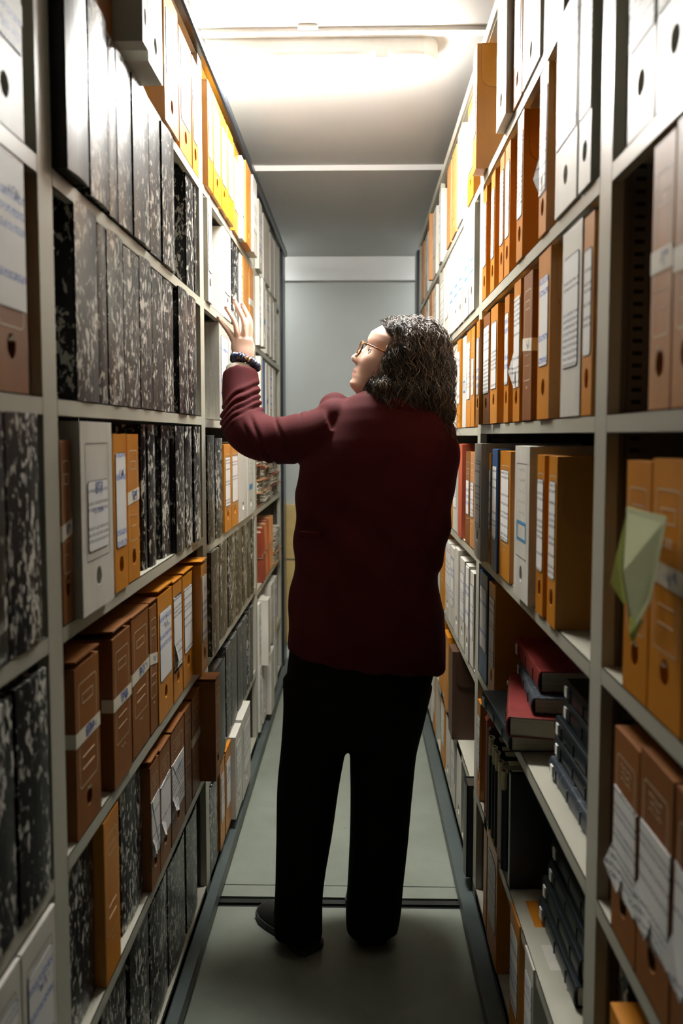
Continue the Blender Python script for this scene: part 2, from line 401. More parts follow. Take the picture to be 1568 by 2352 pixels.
ROWS = [
    ('L', 0, 1, 0.805, 0.109, 'B', 'F', 0, 0.3),
    ('L', 0, 1, 0.925, 0.119, 'W', 'h', 0, 0.31),
    ('L', 0, 1, 1.0475, 0.114, 'W', 'CTh', 0, 0.32),
    ('L', 0, 2, 0.82, 0.109, 'O', 'Lh', 0, 0.31),
    ('L', 0, 2, 0.935, 0.109, 'O', 'Lh', 0, 0.31),
    ('L', 0, 2, 1.0475, 0.104, 'B', 'FLCh', 0, 0.315),
    ('L', 0, 3, 0.855, 0.099, 'M', '', 0, 0.32),
    ('L', 0, 3, 0.9625, 0.104, 'M', '', 0, 0.325),
    ('L', 0, 3, 1.0725, 0.104, 'M', '', 0, 0.325),
    ('L', 0, 4, 0.86, 0.099, 'M', '', 0, 0.32),
    ('L', 0, 4, 0.9675, 0.104, 'M', '', 0, 0.32),
    ('L', 0, 4, 1.0775, 0.104, 'M', '', 0.002, 0.325),
    ('L', 0, 5, 0.83, 0.109, 'W', 'L', 0, 0.31),
    ('L', 0, 5, 0.952, 0.119, 'W', 'FL', 0.005, 0.31),
    ('L', 0, 5, 1.075, 0.119, 'W', 'FL', 0.005, 0.31),
    ('L', 1, 0, 1.4593, 0.1206, 'B', 'L', 0.0, 0.31),
    ('L', 1, 0, 1.5402, 0.0363, 'W', 'h', 0.055, 0.305),
    ('L', 1, 0, 1.6564, 0.1124, 'W', 'h', 0.045, 0.305),
    ('L', 1, 0, 1.9585, 0.1414, 'O', 'Lh', 0.008, 0.31),
    ('L', 1, 0, 2.149, 0.1471, 'O', 'Lh', 0.0, 0.31),
    ('L', 1, 0, 2.2737, 0.0775, 'O', 'Lh', 0.0, 0.31),
    ('L', 1, 1, 1.2556, 0.0932, 'K', '', 0.022, 0.33),
    ('L', 1, 1, 1.3906, 0.0951, 'M', '', 0.012, 0.325),
    ('L', 1, 1, 1.4879, 0.0482, 'M', '', 0.005, 0.318),
    ('L', 1, 1, 1.5651, 0.0936, 'M', '', 0.005, 0.318),
    ('L', 1, 1, 1.6735, 0.1182, 'M', '', 0.008, 0.318),
    ('L', 1, 1, 1.8073, 0.0944, 'M', '', 0.002, 0.318),
    ('L', 1, 1, 1.9164, 0.1188, 'M', '', 0.006, 0.318),
    ('L', 1, 1, 2.2226, 0.0956, 'M', '', -0.008, 0.318),
    ('L', 1, 1, 2.2979, 0.0292, 'M', '', -0.008, 0.318),
    ('L', 1, 2, 1.3473, 0.109, 'M', '', 0.0, 0.322),
    ('L', 1, 2, 1.4339, 0.0453, 'M', '', -0.002, 0.315),
    ('L', 1, 2, 1.507, 0.096, 'M', '', 0.0, 0.318),
    ('L', 1, 2, 1.6126, 0.1073, 'M', '', 0.0, 0.31),
    ('L', 1, 2, 1.7211, 0.0943, 'M', '', 0.0, 0.318),
    ('L', 1, 2, 1.8219, 0.0979, 'M', '', 0.0, 0.31),
    ('L', 1, 2, 1.9408, 0.0969, 'M', '', -0.004, 0.318),
    ('L', 1, 2, 2.0712, 0.1074, 'M', '', 0.004, 0.318),
    ('L', 1, 2, 2.1921, 0.1026, 'M', '', 0.002, 0.318),
    ('L', 1, 3, 1.2307, 0.0434, 'B', 'FTh', 0.0, 0.29),
    ('L', 1, 3, 1.3384, 0.162, 'W', 'FSh', 0.014, 0.32),
    ('L', 1, 3, 1.502, 0.0827, 'O', 'Lhf', 0.004, 0.3),
    ('L', 1, 3, 1.6014, 0.0806, 'O', 'FTh', 0.0, 0.3),
    ('L', 1, 3, 1.7332, 0.0382, 'M', '', -0.014, 0.318),
    ('L', 1, 3, 1.7857, 0.0618, 'M', '', -0.01, 0.318),
    ('L', 1, 3, 1.9263, 0.0872, 'M', '', -0.012, 0.318),
    ('L', 1, 3, 2.0215, 0.0982, 'M', '', 0.002, 0.318),
    ('L', 1, 3, 2.123, 0.0817, 'M', '', 0.002, 0.318),
    ('L', 1, 3, 2.2073, 0.0818, 'M', '', 0.008, 0.318),
    ('L', 1, 4, 1.3078, 0.1187, 'B', 'FTho', 0.0, 0.29),
    ('L', 1, 4, 1.4905, 0.1151, 'B', 'FTo', 0.004, 0.292),
    ('L', 1, 4, 1.6341, 0.1299, 'B', 'FTo', 0.0, 0.295),
    ('L', 1, 4, 1.7391, 0.0635, 'B', 'FTo', 0.0, 0.29),
    ('L', 1, 4, 1.8424, 0.138, 'O', 'Lho', 0.002, 0.3),
    ('L', 1, 4, 1.9697, 0.0962, 'O', 'Lxho', 0.002, 0.3),
    ('L', 1, 4, 2.0914, 0.1247, 'O', 'Lho', 0.002, 0.3),
    ('L', 1, 4, 2.199, 0.0855, 'O', 'LFho', 0.025, 0.31),
    ('L', 1, 5, 1.3046, 0.1382, 'M', '', -0.02, 0.3),
    ('L', 1, 5, 1.4205, 0.0887, 'O', 'F', 0.0, 0.31),
    ('L', 1, 5, 1.601, 0.1528, 'M', '', -0.015, 0.3),
    ('L', 1, 5, 1.7171, 0.0743, 'B', 'FXho', 0.004, 0.285),
    ('L', 1, 5, 1.8095, 0.1005, 'B', 'FXho', 0.004, 0.285),
    ('L', 1, 5, 1.942, 0.1444, 'B', 'FXho', 0.004, 0.285),
    ('L', 1, 5, 2.0821, 0.0761, 'B', 'F', 0.0, 0.28),
    ('L', 1, 5, 2.1866, 0.108, 'B', 'FTo', 0.0, 0.28),
    ('L', 1, 5, 2.2778, 0.0694, 'B', 'Fho', 0.045, 0.3),
    ('L', 1, 6, 1.2936, 0.1487, 'M', '', -0.015, 0.3),
    ('L', 1, 6, 1.462, 0.1514, 'M', '', -0.015, 0.3),
    ('L', 1, 6, 1.631, 0.1432, 'M', '', -0.012, 0.31),
    ('L', 1, 6, 1.7946, 0.1595, 'M', '', -0.012, 0.3),
    ('L', 1, 6, 1.9697, 0.1857, 'M', '', -0.01, 0.3),
    ('L', 1, 6, 2.1554, 0.14, 'M', '', -0.01, 0.3),
    ('L', 2, 0, 2.438, 0.0764, 'O', 'L', 0.012, 0.31),
    ('L', 2, 0, 2.5535, 0.1381, 'O', 'FLh', 0.012, 0.31),
    ('L', 2, 0, 2.6871, 0.1105, 'O', 'Lh', 0.012, 0.31),
    ('L', 2, 0, 2.81, 0.1217, 'O', 'L', 0.014, 0.31),
    ('L', 2, 0, 2.9643, 0.1137, 'O', 'L', 0.01, 0.31),
    ('L', 2, 0, 3.0543, 0.0614, 'W', 'Lh', 0.022, 0.305),
    ('L', 2, 0, 3.1631, 0.151, 'O', 'h', 0.028, 0.31),
    ('L', 2, 0, 3.3016, 0.121, 'W', 'L', 0.035, 0.305),
    ('L', 2, 1, 2.4364, 0.0699, 'W', 'Lh', 0.008, 0.305),
    ('L', 2, 1, 2.7955, 0.1467, 'W', 'Lh', 0.002, 0.305),
    ('L', 2, 1, 3.0287, 0.1699, 'M', '', -0.005, 0.318),
    ('L', 2, 1, 3.1442, 0.0562, 'W', 'L', 0.0, 0.305),
    ('L', 2, 1, 3.2583, 0.1499, 'O', 'F', 0.002, 0.31),
    ('L', 2, 1, 3.4228, 0.124, 'O', 'FT', 0.002, 0.31),
    ('L', 2, 2, 2.7258, 0.1941, 'V', 'FL', 0.0, 0.32),
    ('L', 2, 2, 2.8977, 0.1093, 'W', 'L', 0.0, 0.305),
    ('L', 2, 2, 3.0343, 0.12, 'W', 'L', 0.0, 0.305),
    ('L', 2, 2, 3.1909, 0.145, 'W', 'Lh', 0.0, 0.305),
    ('L', 2, 2, 3.371, 0.1619, 'W', 'L', 0.0, 0.305),
    ('L', 2, 3, 2.4596, 0.1168, 'M', '', 0.0, 0.33),
    ('L', 2, 3, 2.5997, 0.1304, 'M', 'S', 0.0, 0.32),
    ('L', 2, 3, 2.7348, 0.1347, 'O', 'FLh', 0.006, 0.3),
    ('L', 2, 3, 2.8948, 0.1638, 'O', 'FLh', 0.006, 0.3),
    ('L', 2, 3, 3.0919, 0.2112, 'W', 'h', 0.008, 0.305),
    ('L', 2, 3, 3.3121, 0.2018, 'W', 'Bh', 0.008, 0.305),
    ('L', 2, 4, 2.4439, 0.1299, 'm', '', 0.012, 0.32),
    ('L', 2, 4, 2.6653, 0.1568, 'm', '', 0.0, 0.318),
    ('L', 2, 4, 2.8478, 0.1688, 'M', '', 0.0, 0.318),
    ('L', 2, 4, 3.0219, 0.1562, 'm', '', 0.0, 0.318),
    ('L', 2, 4, 3.1743, 0.1228, 'M', '', 0.0, 0.318),
    ('L', 2, 4, 3.3026, 0.1061, 'm', '', 0.0, 0.318),
    ('L', 2, 4, 3.3991, 0.0818, 'M', '', 0.002, 0.318),
    ('L', 2, 5, 2.5267, 0.1796, 'K', '', 0.01, 0.31),
    ('L', 2, 5, 2.7517, 0.0939, 'g', '', 0.0, 0.318),
    ('L', 2, 5, 2.8763, 0.1336, 'g', '', 0.0, 0.318),
    ('L', 2, 5, 3.0284, 0.1249, 'g', '', 0.0, 0.318),
    ('L', 2, 5, 3.1593, 0.1109, 'g', '', 0.0, 0.318),
    ('L', 2, 5, 3.2681, 0.0788, 'M', '', 0.0, 0.318),
    ('L', 2, 5, 3.3638, 0.0834, 'g', '', 0.0, 0.318),
    ('L', 2, 6, 2.4463, 0.1346, 'M', '', 0.0, 0.27),
    ('L', 2, 6, 2.559, 0.0858, 'O', 'Lo', 0.008, 0.29),
    ('L', 2, 6, 2.6757, 0.1103, 'O', 'Lo', 0.008, 0.29),
    ('L', 2, 6, 2.8059, 0.145, 'W', 'LBh', 0.025, 0.3),
    ('L', 2, 6, 2.9888, 0.2153, 'W', 'LBh', 0.028, 0.31),
    ('L', 3, 0, 3.6241, 0.1202, 'W', 'Lh', 0.018, 0.305),
    ('L', 3, 0, 3.9145, 0.2567, 'W', '', 0.012, 0.305),
    ('L', 3, 0, 4.2318, 0.1689, 'W', '', 0.005, 0.305),
    ('L', 3, 0, 4.3831, 0.1286, 'W', '', 0.008, 0.305),
    ('L', 3, 1, 3.5906, 0.0531, 'W', 'L', 0.018, 0.305),
    ('L', 3, 1, 3.6683, 0.0975, 'W', 'Bh', 0.028, 0.305),
    ('L', 3, 1, 3.9943, 0.1335, 'W', 'L', 0.008, 0.305),
    ('L', 3, 1, 4.1644, 0.1244, 'W', '', 0.008, 0.305),
    ('L', 3, 1, 4.3387, 0.1352, 'W', 'L', 0.008, 0.305),
    ('L', 3, 2, 3.5971, 0.0663, 'W', '', 0.022, 0.305),
    ('L', 3, 2, 3.8178, 0.07, 'N', '', 0.008, 0.305),
    ('L', 3, 2, 3.9466, 0.1127, 'W', 'B', 0.008, 0.305),
    ('L', 3, 2, 4.1228, 0.1226, 'W', 'L', 0.006, 0.305),
    ('L', 3, 2, 4.2945, 0.1331, 'W', '', 0.006, 0.305),
    ('L', 3, 5, 3.5999, 0.0718, 'W', 'Lh', 0.008, 0.305),
    ('L', 3, 5, 3.6849, 0.0932, 'W', 'h', 0.04, 0.31),
    ('L', 3, 5, 3.7632, 0.0584, 'W', 'Lh', 0.008, 0.305),
    ('L', 3, 5, 4.1, 0.1475, 'W', 'L', 0.01, 0.305),
    ('L', 3, 5, 4.2652, 0.1366, 'W', 'L', 0.01, 0.305),
    ('L', 3, 6, 3.6006, 0.0731, 'W', 'Lh', 0.01, 0.305),
    ('L', 3, 6, 3.7342, 0.1238, 'W', 'Lh', 0.01, 0.305),
    ('L', 3, 6, 3.8704, 0.1436, 'W', '', 0.035, 0.305),
    ('L', 3, 6, 3.9569, 0.0245, 'W', 'h', 0.01, 0.305),
    ('L', 3, 6, 4.2731, 0.1382, 'W', 'L', 0.01, 0.305),
    ('R', 0, 1, 0.82, 0.099, 'O', 'L', 0, 0.31),
    ('R', 0, 1, 0.93, 0.109, 'W', 'CLh', 0, 0.325),
    ('R', 0, 1, 1.0375, 0.094, 'W', 'CTh', 0, 0.32),
    ('R', 0, 2, 0.796, 0.079, 'T', 'FT', 0, 0.31),
    ('R', 0, 2, 0.8775, 0.074, 'T', 'FTh', 0, 0.32),
    ('R', 0, 2, 0.952, 0.065, 'T', 'FTh', 0, 0.315),
    ('R', 0, 3, 0.808, 0.099, 'O', 'F', 0, 0.305),
    ('R', 0, 3, 0.913, 0.099, 'O', 'FTh', 0, 0.31),
    ('R', 0, 3, 1.011, 0.087, 'O', 'FTh', 0, 0.305),
    ('R', 0, 4, 0.82, 0.099, 'B', 'FX', 0, 0.3),
    ('R', 0, 4, 0.9275, 0.104, 'B', 'FXh', 0, 0.3),
    ('R', 0, 4, 1.032, 0.095, 'B', 'FXh', 0, 0.29),
    ('R', 0, 5, 0.915, 0.099, 'O', 'L', 0, 0.27),
    ('R', 0, 5, 1.025, 0.099, 'O', 'L', 0, 0.26),
    ('R', 0, 5, 1.11, 0.039, 'M', 'S', -0.03, 0.3),
    ('R', 1, 0, 1.51, 0.149, 'W', 'L', 0.0, 0.305),
    ('R', 1, 0, 1.6762, 0.1601, 'W', 'h', 0.005, 0.305),
    ('R', 1, 0, 1.8154, 0.0895, 'O', 'Lhf', 0.005, 0.31),
    ('R', 1, 0, 1.9313, 0.1234, 'W', 'hf', 0.02, 0.33),
    ('R', 1, 0, 2.2793, 0.0664, 'A', 'Lh', 0.032, 0.335),
    ('R', 1, 1, 1.2647, 0.0643, 'W', 'LCh', 0.006, 0.315),
    ('R', 1, 1, 1.3794, 0.1383, 'W', 'LCh', 0.006, 0.325),
    ('R', 1, 1, 1.5514, 0.0593, 'O', 'Lxhf', 0.005, 0.31),
    ('R', 1, 1, 1.7684, 0.064, 'O', 'Lhf', 0.005, 0.31),
    ('R', 1, 1, 1.9411, 0.0654, 'O', 'Lhf', 0.0, 0.31),
    ('R', 1, 1, 2.0157, 0.0588, 'O', 'Lhf', 0.0, 0.31),
    ('R', 1, 1, 2.1464, 0.0602, 'O', 'Lhf', 0.0, 0.31),
    ('R', 1, 1, 2.2812, 0.0627, 'O', 'Lhf', 0.0, 0.31),
    ('R', 1, 2, 1.2527, 0.0528, 'O', 'Lh', 0.0, 0.31),
    ('R', 1, 2, 1.343, 0.1207, 'W', 'L', 0.002, 0.315),
    ('R', 1, 2, 1.5195, 0.094, 'O', 'Lhf', 0.006, 0.315),
    ('R', 1, 2, 1.673, 0.084, 'B', 'FTf', 0.004, 0.305),
    ('R', 1, 2, 1.7837, 0.0716, 'O', 'Lxhf', 0.004, 0.31),
    ('R', 1, 2, 1.9049, 0.0543, 'O', 'Lhf', 0.004, 0.3),
    ('R', 1, 2, 2.0575, 0.1035, 'O', 'Lhf', 0.008, 0.3),
    ('R', 1, 2, 2.1973, 0.1099, 'B', 'Lhf', 0.005, 0.3),
    ('R', 1, 2, 2.2836, 0.0577, 'O', 'Lhf', 0.015, 0.295),
    ('R', 1, 3, 1.4322, 0.0603, 'O', 'FLhf', 0.005, 0.31),
    ('R', 1, 3, 1.5266, 0.0576, 'O', 'FLhf', 0.005, 0.31),
    ('R', 1, 3, 1.6682, 0.1461, 'W', 'BFhf', 0.012, 0.325),
    ('R', 1, 3, 1.9019, 0.1348, 'O', 'FLf', 0.004, 0.31),
    ('R', 1, 3, 2.0105, 0.0773, 'N', 'L', 0.01, 0.31),
    ('R', 1, 3, 2.1291, 0.0343, 'O', 'Lh', 0.002, 0.3),
    ('R', 1, 3, 2.2276, 0.121, 'W', 'Lhf', 0.02, 0.325),
    ('R', 1, 4, 2.0855, 0.0954, 'O', 'Lh', 0.0, 0.3),
    ('R', 1, 4, 2.2296, 0.1325, 'N', 'L', 0.0, 0.3),
    ('R', 1, 5, 2.2866, 0.0518, 'O', 'Lh', 0.0, 0.29),
    ('R', 1, 6, 1.5665, 0.0787, 'W', 'L', 0.004, 0.3),
    ('R', 1, 6, 1.7156, 0.0988, 'O', 'L', 0.004, 0.3),
    ('R', 1, 6, 2.0099, 0.1412, 'O', 'Lf', 0.004, 0.31),
    ('R', 1, 6, 2.1472, 0.0523, 'O', 'F', 0.0, 0.3),
    ('R', 2, 0, 2.5558, 0.1336, 'O', 'FLh', 0.004, 0.31),
    ('R', 2, 0, 2.8195, 0.1288, 'W', 'Lhf', 0.005, 0.32),
    ('R', 2, 0, 2.9884, 0.1319, 'T', 'Fh', 0.005, 0.31),
    ('R', 2, 0, 3.1495, 0.1321, 'T', 'F', 0.005, 0.31),
    ('R', 2, 0, 3.4586, 0.0778, 'W', 'Lf', 0.008, 0.305),
    ('R', 2, 1, 2.5029, 0.1121, 'W', 'Bh', 0.005, 0.32),
    ('R', 2, 1, 2.632, 0.1243, 'W', 'Bh', 0.005, 0.32),
    ('R', 2, 1, 2.7749, 0.1153, 'W', 'Bh', 0.005, 0.305),
    ('R', 2, 1, 2.9026, 0.1137, 'W', 'Bh', 0.005, 0.305),
    ('R', 2, 1, 3.0361, 0.1246, 'W', 'B', 0.005, 0.305),
    ('R', 2, 1, 3.2071, 0.139, 'W', 'L', 0.004, 0.305),
    ('R', 2, 1, 3.3882, 0.1555, 'W', 'L', 0.004, 0.305),
    ('R', 2, 2, 2.4918, 0.0742, 'O', 'FS', 0.0, 0.31),
    ('R', 2, 2, 2.5847, 0.0901, 'O', 'FL', 0.0, 0.31),
    ('R', 2, 2, 2.6845, 0.0864, 'W', 'B', 0.0, 0.305),
    ('R', 2, 2, 2.8245, 0.0842, 'O', 'Lf', 0.002, 0.31),
    ('R', 2, 2, 2.9552, 0.0918, 'W', 'L', 0.0, 0.305),
    ('R', 2, 2, 3.0941, 0.1008, 'O', 'F', 0.0, 0.31),
    ('R', 2, 2, 3.2636, 0.1447, 'W', 'L', 0.0, 0.305),
    ('R', 2, 2, 3.4343, 0.1264, 'O', 'F', 0.0, 0.31),
    ('R', 2, 3, 2.4734, 0.0936, 'T', 'FS', 0.0, 0.3),
    ('R', 2, 3, 2.5768, 0.0914, 'B', 'FS', 0.0, 0.3),
    ('R', 2, 3, 2.7384, 0.0928, 'R', '', 0.004, 0.32),
    ('R', 2, 3, 2.9137, 0.1171, 'W', 'L', 0.0, 0.305),
    ('R', 2, 3, 3.0732, 0.1449, 'O', 'F', 0.0, 0.305),
    ('R', 2, 3, 3.3101, 0.202, 'W', 'L', 0.0, 0.305),
    ('R', 2, 4, 2.4548, 0.0752, 'W', 'L', 0.0, 0.3),
    ('R', 2, 4, 2.5298, 0.0698, 'W', 'LCh', 0.004, 0.31),
    ('R', 2, 4, 2.6841, 0.1126, 'W', 'Lh', 0.0, 0.305),
    ('R', 2, 4, 2.8235, 0.1, 'W', 'hf', 0.002, 0.32),
    ('R', 2, 4, 2.9728, 0.1102, 'W', 'L', 0.0, 0.305),
    ('R', 2, 4, 3.1266, 0.1373, 'W', 'LCh', 0.0, 0.305),
    ('R', 2, 4, 3.3317, 0.1732, 'O', 'F', 0.0, 0.305),
    ('R', 2, 5, 2.828, 0.1078, 'D', 'f', 0.02, 0.32),
    ('R', 2, 5, 3.1156, 0.1406, 'O', 'f', 0.005, 0.3),
    ('R', 2, 5, 3.3557, 0.1426, 'O', 'L', 0.0, 0.3),
    ('R', 2, 6, 2.4135, 0.0691, 'K', '', 0.02, 0.29),
    ('R', 2, 6, 2.7235, 0.1318, 'W', 'h', 0.0, 0.28),
    ('R', 2, 6, 2.8894, 0.121, 'W', 'L', 0.0, 0.28),
    ('R', 2, 6, 3.0616, 0.1356, 'W', 'h', 0.0, 0.28),
    ('R', 2, 6, 3.2552, 0.153, 'O', 'L', 0.0, 0.28),
    ('R', 3, 0, 3.7398, 0.1456, 'W', 'L', 0.004, 0.305),
    ('R', 3, 0, 3.8273, 0.0246, 'T', 'f', 0.022, 0.31),
    ('R', 3, 0, 4.1961, 0.1569, 'W', 'L', 0.002, 0.305),
    ('R', 3, 0, 4.4227, 0.1757, 'O', 'F', 0.004, 0.31),
    ('R', 3, 1, 3.7328, 0.1462, 'W', 'L', 0.002, 0.305),
    ('R', 3, 1, 3.9325, 0.1626, 'O', 'F', 0.002, 0.31),
    ('R', 3, 1, 4.1415, 0.1547, 'W', 'L', 0.002, 0.305),
    ('R', 3, 1, 4.3893, 0.1741, 'T', 'F', 0.002, 0.31),
    ('R', 3, 2, 3.6936, 0.1243, 'W', 'L', 0.002, 0.305),
    ('R', 3, 2, 3.8687, 0.1365, 'W', 'B', 0.002, 0.305),
    ('R', 3, 2, 4.0614, 0.1506, 'W', 'L', 0.002, 0.305),
    ('R', 3, 2, 4.2879, 0.1399, 'O', 'F', 0.002, 0.31),
    ('R', 3, 3, 3.6745, 0.1458, 'W', 'L', 0.002, 0.305),
    ('R', 3, 3, 3.8971, 0.1641, 'O', 'F', 0.002, 0.305),
    ('R', 3, 3, 4.1345, 0.1583, 'W', 'L', 0.002, 0.305),
    ('R', 3, 3, 4.3728, 0.1475, 'W', '', 0.002, 0.305),
    ('R', 3, 4, 3.6442, 0.1456, 'W', 'L', 0.002, 0.305),
    ('R', 3, 4, 3.8665, 0.1639, 'O', 'F', 0.002, 0.305),
    ('R', 3, 4, 4.1035, 0.158, 'W', 'L', 0.002, 0.305),
    ('R', 3, 4, 4.3415, 0.1472, 'W', '', 0.002, 0.305),
    ('R', 3, 5, 3.6265, 0.125, 'O', 'F', 0.002, 0.305),
    ('R', 3, 5, 3.8383, 0.1636, 'O', '', 0.002, 0.305),
    ('R', 3, 5, 4.075, 0.1578, 'O', 'f', 0.002, 0.305),
    ('R', 3, 5, 4.2079, 0.1029, 'W', '', 0.012, 0.305),
    ('R', 3, 6, 3.6153, 0.1026, 'O', 'L', 0.002, 0.305),
    ('R', 3, 6, 3.8157, 0.1635, 'W', 'h', 0.002, 0.305),
    ('R', 3, 6, 3.9553, 0.1109, 'W', '', 0.012, 0.305),
    ('R', 3, 6, 4.1798, 0.1726, 'W', '', 0.012, 0.305),
]
LZ = {0: [2.18, 1.847, 1.506, 1.155, 0.788, 0.447, 0.09], 1: [2.18, 1.847, 1.506, 1.155, 0.788, 0.447, 0.09], 2: [2.185, 1.85, 1.5, 1.12, 0.775, 0.4, 0.09], 3: [2.185, 1.85, 1.5, 1.12, 0.75, 0.38, 0.09]}
RZ = {0: [2.18, 1.83, 1.48, 1.115, 0.765, 0.4, 0.09], 1: [2.18, 1.83, 1.48, 1.105, 0.762, 0.388, 0.09], 2: [2.18, 1.83, 1.475, 1.1, 0.73, 0.37, 0.09], 3: [2.18, 1.83, 1.475, 1.1, 0.72, 0.37, 0.09]}

UY = [1.175, 2.345, 3.53, 4.66]
XF = {'L': -.455, 'R': .354}
BAYN = ['nearest', 'second', 'third', 'farthest']
ORD = ['first', 'second', 'third', 'fourth', 'fifth', 'sixth', 'seventh', 'eighth', 'ninth', 'tenth', 'eleventh', 'twelfth', 'thirteenth']
SHN = ['top', 'second', 'third', 'fourth', 'fifth', 'sixth', 'bottom']
LOOK = {'M': 'black mottled box', 'm': 'olive mottled box', 'g': 'grey mottled box', 'K': 'plain black box', 'O': 'orange box', 'A': 'bulging orange box',
        'B': 'brown box', 'T': 'tan box', 'W': 'white box', 'V': 'grey linen box', 'N': 'navy box', 'R': 'rust red box', 'D': 'dark brown box'}
def look(k, fl):
    s = LOOK[k]
    if 'X' in fl or 'x' in fl: return s + ' with torn label'
    if 'T' in fl: return s + ' with taped strip'
    if 'B' in fl and k == 'W': return s + ' with blue print'
    if 'L' in fl or 'S' in fl or 'C' in fl: return s + ' with paper label'
    if 'h' in fl: return s + ' with finger hole'
    return s
last = {}
for (s, bay, lv, y, w, kind, fl, p, h) in ROWS:
    z = (LZ if s == 'L' else RZ)[bay][lv]
    k = (s, bay, lv); last[k] = last.get(k, -1) + 1
    d = .27
    r = make_box(kind, w, h, d, fl, s)
    rr = random.Random(int(y * 1000) + lv * 7)
    x = XF[s] + (p if s == 'L' else -p)
    r.location = (x, y, z + .0008)
    r.rotation_euler = (0, 0, (0 if s == 'L' else PI))
    rack = 'left' if s == 'L' else 'right'
    tag(r, '%s, %s from near end, %s rack %s bay, %s shelf' % (look(kind, fl), ORD[last[k]], rack, BAYN[bay], SHN[lv]), 'box',
        '%s on the %s shelf of the %s rack' % ('box files' if kind in 'MmgKV' else 'archive boxes', SHN[lv], rack))

# handwriting and printed marks legible on the nearest boxes (the photograph shows them reversed)
def child(o, n): return next((c for c in o.children if c.name.startswith(n)), None)
def writing(y, lv, s, part, lines, mat='ink_blue', x=.0019, mirror=True, name='handwriting'):
    best = min((o for o in SC.objects if o.get('category') == 'box' and (o.location.x < 0) == (s == 'L') and abs(o.location.z - (LZ if s == 'L' else RZ)[1 if y > 1.2 else 0][lv]) < .05), key=lambda o: abs(o.location.y - y))
    p = child(best, part)
    if p is None: return
    bm = bmesh.new()
    for body, yc, zc, sz, st in lines: text_into(bm, body, x, yc, zc, sz, 0, mirror, st)
    bmobj(name, bm, M[mat], p)
def tapez(o):
    p = child(o, 'tape'); z = [v.co.z for v in p.data.vertices]; return (min(z) + max(z)) / 2
for y, lv, txt in ((1.34, 4, '4478'), (1.53, 4, '8747'), (1.66, 4, '4748'), (1.75, 3, '7/37')):
    o = min((o for o in SC.objects if o.get('category') == 'box' and o.location.x < 0 and abs(o.location.z - LZ[1][lv]) < .05 and child(o, 'tape')), key=lambda o: abs(o.location.y - y))
    bm = bmesh.new(); text_into(bm, txt, .0016, .006, tapez(o), .028, 0, True, .75); bmobj('handwriting', bm, M['ink_blue'], child(o, 'tape'))
writing(1.64, 3, 'L', 'label', [('87/3', .0, .232, .030, .7), ('LIST.UNI', 0, .195, .015, .75), ('NOMEN', 0, .168, .015, .8), ('AÑO 2', 0, .135, .015, .8)])
writing(1.35, 3, 'L', 'label', [('978', .004, .205, .030, .9), ('AÑO 20', 0, .168, .014, 1.)])
writing(1.052, 3, 'R', 'body', [('mts', .0, .213, .020, .9)], 'ink_white', .0012, True, 'printed_mark')
writing(.962, 3, 'R', 'body', [('mts', .0, .213, .026, .9)], 'ink_white', .0012, True, 'printed_mark')
